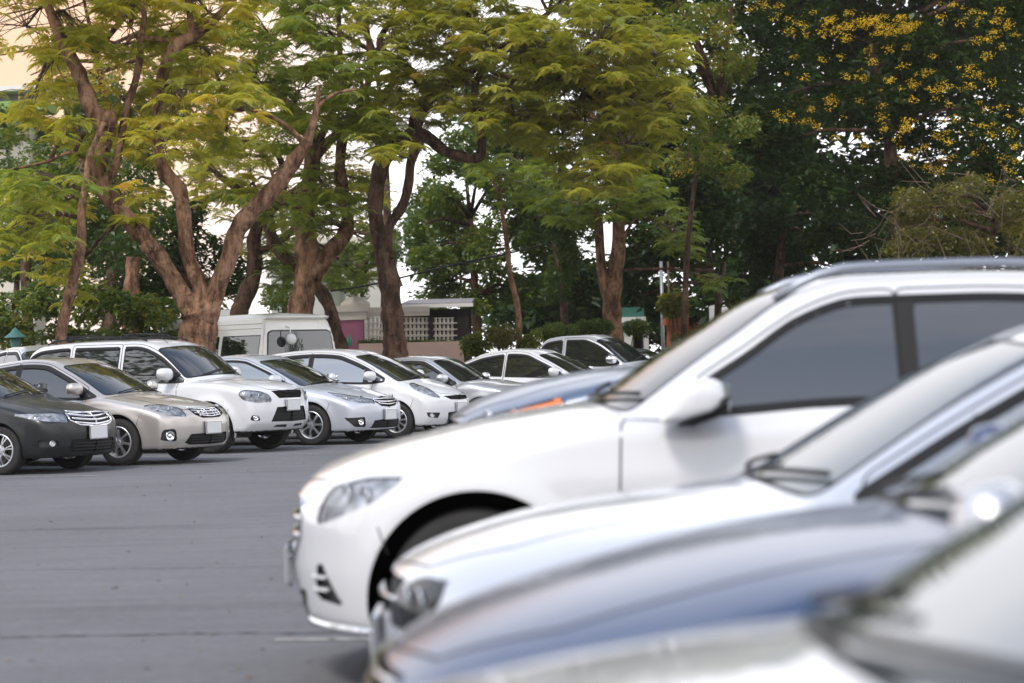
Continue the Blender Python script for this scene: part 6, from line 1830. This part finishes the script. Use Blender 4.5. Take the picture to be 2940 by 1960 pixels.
fl = leaf_mass('blossom', bpy.data.objects['shrub.006'] if 'shrub.006' in bpy.data.objects else None, [tuple(P(1590 * 1.25, 768 * 1.25, 61.2)), tuple(P(1620 * 1.25, 780 * 1.25, 61.2))], [(0.5, 0.3, 0.3), (0.4, 0.3, 0.2)], 260, 0.07, M_REDLEAF, RG, shell=0.3)

# trees standing left of and behind the camera (seen only as reflections in glass and paint)
for (x_, y_, h_, r_, w_) in ((-26, 10, 15, 6.5, 'left of the lot level with the camera'), (-30, 22, 16, 6.5, 'far out to the left of the dark sedan'), (-20, 0, 14, 5.5, 'left of the lot just ahead of the camera'), (-33, 34, 15, 6.0, 'far out to the left beyond the dark sedan'), (-14, -22, 9, 4.5, 'behind the camera to the left'), (6, -34, 10, 5.0, 'straight behind the camera'), (30, 34, 10, 5.0, 'far out to the right of the pickup'), (38, 12, 9, 4.5, 'right of the near row')):
    rt = empty('tree'); tag(rt, 'broad leafy tree outside the picture, ' + w_, 'tree', 'trees around the lot outside the picture')
    C_ = [(x_ + RG.uniform(-.6, .6) * r_, y_ + RG.uniform(-.6, .6) * r_, h_ * RG.uniform(0.55, 0.95)) for _ in range(9)]
    leaf_mass('crown', rt, C_, [(r_ * 0.5, r_ * 0.5, r_ * 0.35)] * 9, 2800, 0.36, M_LEAFG, RG, shell=0.3)
    mb = MB().tube([(x_, y_, 0), (x_ + 0.2, y_, h_ * 0.35), (x_, y_ + 0.2, h_ * 0.6)], [0.32, 0.24, 0.16], 10)
    for c_ in C_:
        mb.tube([(x_ + 0.2, y_, h_ * 0.35), (c_[0] * 0.5 + x_ * 0.5 + 0.6, c_[1] * 0.5 + y_ * 0.5 - 0.4, h_ * 0.5), c_, (c_[0] * 1.5 - x_ * 0.5, c_[1] * 1.5 - y_ * 0.5, c_[2] + 0.8)], [0.20, 0.14, 0.09, 0.03], 6)
    mb.build('trunk', M_BARKD, rt, True)

# woods closing the lot behind the camera and far out on both sides (mirrored in glass and paint)
def ring_wood(label, pts, h, n):
    root = empty('far_wood'); tag(root, label, 'wood', kind='stuff')
    C_ = []; R_ = []
    for (x_, y_) in pts:
        for _ in range(3):
            hh = h * RG.uniform(0.35, 0.8); C_.append((x_ + RG.uniform(-3, 3), y_ + RG.uniform(-3, 3), hh)); R_.append((4.0, 4.0, h * RG.uniform(0.25, 0.42)))
    leaf_mass('crown', root, C_, R_, n, 0.75, M_LEAFG, RG, shell=0.4)
    mb = MB()
    for (x_, y_) in pts: mb.tube([(x_, y_, 0), (x_ + 0.3, y_, h * 0.5)], [0.3, 0.2], 6)
    mb.build('trunks', M_BARKD, root, True)
ring_wood('wood closing the lot behind the camera', [(x, -46 + 3 * math.sin(x * 0.2)) for x in range(-60, 61, 7)], 9.5, 9000)
ring_wood('wood closing the lot far out on the left', [(-52, y) for y in range(-40, 56, 8)], 10.0, 5000)
ring_wood('wood closing the lot far out on the right', [(58, y) for y in range(-40, 50, 8)], 9.0, 4500)
# ================================================================== WALL, HOUSES, POSTS
M_PURPLE = simple('purple_plaster', (0.36, 0.12, 0.20), 0.8, var=0.08, vscale=2)
M_PINK = simple('pink_plaster', (0.66, 0.46, 0.38), 0.8, var=0.08, vscale=2)
M_CREAM = simple('cream_plaster', (0.66, 0.60, 0.52), 0.8, var=0.08, vscale=2)
M_WHITEW = simple('white_plaster', (0.72, 0.70, 0.68), 0.8, var=0.06, vscale=1)
M_ROOFG = simple('grey_roof_sheet', (0.30, 0.28, 0.29), 0.7, var=0.2, vscale=3)
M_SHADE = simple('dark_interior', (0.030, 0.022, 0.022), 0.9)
M_GREENP = simple('green_board', (0.03, 0.13, 0.09), 0.6, var=0.15, vscale=3)
M_ORANGE = simple('orange_sheet', (0.60, 0.16, 0.06), 0.7, var=0.15, vscale=4)
M_TEAL = simple('teal_metal', (0.05, 0.16, 0.15), 0.5)
def q(x, y, Y): return P(x * 1.25, y * 1.25, Y)
YW = 58.0
def wallbox(mb, x0, y0, x1, y1, Y, dep, b=0.0):
    a = q(x0, y0, Y); c_ = q(x1, y1, Y)
    mb.box(((a.x + c_.x) / 2, Y + dep / 2, (a.z + c_.z) / 2), (abs(c_.x - a.x), dep, abs(a.z - c_.z)))
    return mb
# baluster wall
bw = empty('baluster_wall'); tag(bw, 'cream wall with rows of small balusters and a purple end pillar behind the twin trunk', 'wall')
wallbox(MB(), 766, 734, 836, 840, YW, 0.55).build('pillar', M_PURPLE, bw)
wallbox(MB(), 760, 715, 842, 733.5, YW - 0.05, 0.65).build('pillar_capital', M_CREAM, bw)
wallbox(MB(), 757, 703, 845, 714.6, YW - 0.12, 0.79).build('pillar_capital', M_CREAM, bw)
cp = q(814, 703, YW)
MB().lathe([(0.36, 0.0), (0.36, 0.08), (0.26, 0.15), (0.22, 0.22), (0.0, 0.25)], 16, c=(cp.x, YW + 0.3, cp.z - 0.003)).build('pillar_finial', M_CREAM, bw, True)
wallbox(MB(), 842.5, 716, 985, 724, YW + 0.05, 0.4).build('coping', M_CREAM, bw)
wallbox(MB(), 842.5, 706, 985, 715.6, YW + 0.0, 0.5).build('coping', M_CREAM, bw)
wallbox(MB(), 838, 786, 1085, 800, YW + 0.02, 0.5).build('plinth', M_CREAM, bw)
bal = None
m0 = q(0, 0, YW); sx = 1.25 * YW / F_PX
for (xa, xb) in ((842, 906), (927, 985), (995, 1050)):
    for rowi, yc in enumerate((735, 749, 763.5, 777.5)):
        n = int((xb - xa) / 9.5)
        for i in range(n):
            pc = q(xa + 5 + i * 9.5, yc, YW)
            if bal is None:
                h = 12.5 * sx
                bal = MB().lathe([(0.045, -h / 2), (0.045, -h / 2 + 0.02), (0.022, -h / 2 + 0.03), (0.036, -0.01), (0.022, h / 2 - 0.03), (0.045, h / 2 - 0.02), (0.045, h / 2)], 8).build('baluster', M_CREAM, bw, True); o = bal
            else: o = link_copy(bal, bw)
            o.location = (pc.x, YW + 0.2, pc.z)
    for yc in (741.9, 756.3, 770.5):
        wallbox(MB(), xa, yc - 1.0, xb, yc + 1.0, YW + 0.12, 0.16).build('rail', M_CREAM, bw)
for (xa, xb) in ((906, 927), (985, 995), (1050, 1078)):
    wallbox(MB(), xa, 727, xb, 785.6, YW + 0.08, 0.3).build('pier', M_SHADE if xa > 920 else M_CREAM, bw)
# pink planter
pl = empty('planter'); tag(pl, 'low pale pink planter wall in front of the baluster wall', 'planter')
wallbox(MB(), 824, 789, 1066, 870, YW - 2.0, 0.25).build('planter_wall', M_PINK, pl)
leaf_mass('grass_tufts', pl, [tuple(q(x, 786, YW - 1.2)) for x in range(836, 1060, 16)], [(0.18, 0.3, 0.07)] * 14, 1500, 0.09, M_LEAFG, RG)
# low roof and dark open shed behind the wall
sh = empty('shed'); tag(sh, 'low open shed with a grey sheet roof behind the baluster wall', 'shed')
a = q(925, 699, 62); b_ = q(1085, 699, 62)
mbx = MB().add([(a.x, 61, a.z), (b_.x, 61, a.z), (b_.x, 66, a.z + 0.22), (a.x, 66, a.z + 0.22), (a.x, 61, a.z - 0.1), (b_.x, 61, a.z - 0.1), (b_.x, 66, a.z + 0.12), (a.x, 66, a.z + 0.12)], [(0, 1, 2, 3), (7, 6, 5, 4), (0, 4, 5, 1), (1, 5, 6, 2), (3, 2, 6, 7), (0, 3, 7, 4)])
mbx.build('roof', M_ROOFG, sh)
wallbox(MB(), 923, 699.5, 1087, 703.5, 60.9, 0.08).build('gutter', M_WHITEW, sh)
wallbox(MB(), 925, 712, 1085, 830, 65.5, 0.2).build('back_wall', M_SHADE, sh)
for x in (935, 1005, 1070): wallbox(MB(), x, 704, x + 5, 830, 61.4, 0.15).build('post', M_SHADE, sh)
# white house with column, far behind
hs = empty('house'); tag(hs, 'white classical house with a column and cornice seen through the trees', 'house')
wallbox(MB(), 620, 560, 905, 900, 92, 3).build('wall', M_WHITEW, hs)
wallbox(MB(), 730, 628, 800, 637, 88.5, 2.5).build('cornice', M_CREAM, hs)
wallbox(MB(), 736, 637.5, 792, 642, 88.8, 2.2).build('cornice', M_CREAM, hs)
ca = q(764, 645, 89); cb = q(764, 860, 89)
MB().lathe([(0.42, cb.z), (0.40, ca.z - 0.4), (0.48, ca.z - 0.35), (0.42, ca.z - 0.25), (0.52, ca.z - 0.1), (0.52, ca.z)], 20, c=(ca.x, 89.8, 0)).build('column', M_WHITEW, hs, True)
for x in (650, 690, 822, 862):
    f = wallbox(MB(), x, 590, x + 22, 640, 91.85, 0.14).build('window', M_CREAM, hs)
    wallbox(MB(), x + 3, 593, x + 19, 637, 91.8, 0.04).build('pane', M_GLASS, f)
wallbox(MB(), 612, 548, 912, 559.5, 91.4, 4).build('parapet', M_CREAM, hs)
wallbox(MB(), 480, 712, 530, 780, 70, 0.4).build('low_wall', M_WHITEW, hs)
# green-roofed building at upper left
gb = empty('building'); tag(gb, 'building with a green fascia and louvred front at the upper left edge', 'building')
wallbox(MB(), -120, 235, 105, 250, 82, 2).build('fascia', simple('lime_fascia', (0.22, 0.34, 0.10), 0.6), gb)
wallbox(MB(), -120, 200, 95, 206, 82.5, 3).build('roof_edge', M_WHITEW, gb)
wallbox(MB(), -120, 206.5, 90, 234.6, 83.5, 2).build('wall', M_ROOFG, gb)
wallbox(MB(), -120, 250.5, 80, 800, 83.6, 2).build('wall', M_CREAM, gb)
for i in range(8):
    wallbox(MB(), -120, 256 + i * 7, 70, 259 + i * 7, 83.2, 0.25).build('louvre', M_CREAM, gb)
# white and green building at the right with an arch, orange stall
shrub('leafy dark bush in front of the white and green building', 1458, 752, 34, 20, 68.0, 1500, M_LEAFG, 0.10, -0.1)
rb = empty('building'); tag(rb, 'white low building with a green upper band behind the thick mottled trunk', 'building')
wallbox(MB(), 1425, 706, 1480, 728, 74, 2).build('upper_band', M_GREENP, rb)
wallbox(MB(), 1420, 728.5, 1484, 740, 73.8, 2.4).build('parapet', M_WHITEW, rb)
wallbox(MB(), 1424, 742.5, 1456, 860, 74.1, 2).build('wall', M_WHITEW, rb)
wallbox(MB(), 1478, 742.5, 1492, 860, 74.1, 2).build('wall', M_WHITEW, rb)
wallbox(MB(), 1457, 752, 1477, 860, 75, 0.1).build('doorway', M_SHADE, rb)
wallbox(MB(), 1640, 700, 1700, 740, 78, 2).build('wing', M_WHITEW, rb)
os_ = empty('stall'); tag(os_, 'orange sheeted stall half hidden by flowering bushes', 'stall')
wallbox(MB(), 1530, 724, 1582, 745, 66, 1.5).build('awning', M_ORANGE, os_)
wallbox(MB(), 1536, 745.5, 1578, 850, 66.3, 1.0).build('side_sheet', M_ORANGE, os_)
# posts, lamp, cables
p0 = q(1518, 600, 68); p1 = q(1520, 830, 68)
o = MB().tube([(p0.x, 68, 0), (p0.x, 68, p0.z)], [0.06, 0.05], 10).build('post', simple('galvanised', (0.32, 0.34, 0.37), 0.5, 0.6), None, True)
tag(o, 'tall grey metal post above the spiky green plant', 'post')
p0 = q(1534, 600, 67)
o = MB().tube([(p0.x, 67, 0), (p0.x, 67, p0.z)], [0.035, 0.03], 8).build('stake', M_TWIG, None, True)
tag(o, 'thin brown wooden stake next to the grey metal post', 'stake')
lp = empty('garden_lamp'); tag(lp, 'small teal garden lamp in the hedge at the left edge', 'lamp')
c0 = q(35, 768, 46)
MB().lathe([(0.22, -0.06), (0.20, -0.04), (0.09, 0.04), (0.05, 0.10), (0.02, 0.12), (0, 0.14)], 14, c=tuple(c0)).build('lamp_hood', M_TEAL, lp, True)
MB().lathe([(0.08, -0.36), (0.10, -0.07), (0.0, -0.07)], 10, c=tuple(c0)).build('lantern', M_TEAL, lp, True)
MB().tube([(c0.x, c0.y, 0), (c0.x, c0.y, c0.z - 0.34)], 0.04, 8).build('pole', M_TEAL, lp, True)
def cable(pts, r, label):
    P3 = [q(*p) for p in pts]; P3, _ = resample(P3, [r] * len(P3), 6)
    o = MB().tube(P3, r, 6, cap=True).build('cable', M_TRIM, None, True); tag(o, label, 'cable', 'cables hanging between the trees')
cable([(760, 668, 54), (860, 652, 55), (1000, 618, 57), (1130, 590, 59), (1260, 560, 61)], 0.022, 'thick black cable crossing behind the twin trunk')
cable([(930, 620, 55), (1050, 605, 57), (1150, 582, 59), (1260, 552, 61)], 0.010, 'thin cable just above the thick black cable')
cable([(930, 560, 56), (1100, 545, 58), (1260, 515, 61)], 0.008, 'uppermost thin cable right of the twin trunk')
bt = empty('bottle'); tag(bt, 'small green bottle on the ledge beside the purple pillar', 'bottle')
c0 = q(803, 783, YW - 1.9)
MB().lathe([(0.06, -0.12), (0.06, 0.05), (0.025, 0.10), (0.025, 0.15), (0, 0.15)], 12, c=tuple(c0)).build('bottle_body', simple('green_plastic', (0.03, 0.30, 0.15), 0.3), bt, True)
# broken mossy trunk behind the three armed tree
st = empty('tree_stump'); tag(st, 'rough dead trunk with peeling bark left of the three armed tree', 'tree')
mb = MB(); limb(mb, [(300, 870, 50), (300, 760, 48), (300, 700, 44), (304, 640, 38), (306, 590, 30)], 54, RG, 12); mb.build('trunk', M_BARK, st, True)

# ================================================================== HAZE
hz = mesh_obj('haze', [], [])
bpy.data.objects.remove(hz)
mbh = MB().box((0, 60, 10.5), (190, 200, 23))
m, nt, b = new_mat('haze_air'); nt.nodes.remove(b)
pv = nt.nodes.new('ShaderNodeVolumePrincipled')
pv.inputs['Color'].default_value = (1.0, 0.93, 0.86, 1); pv.inputs['Density'].default_value = 0.00025; pv.inputs['Anisotropy'].default_value = 0.2
nt.links.new(pv.outputs[0], nt.nodes['Material Output'].inputs['Volume'])
hz = mbh.build('haze', m); tag(hz, kind='stuff')
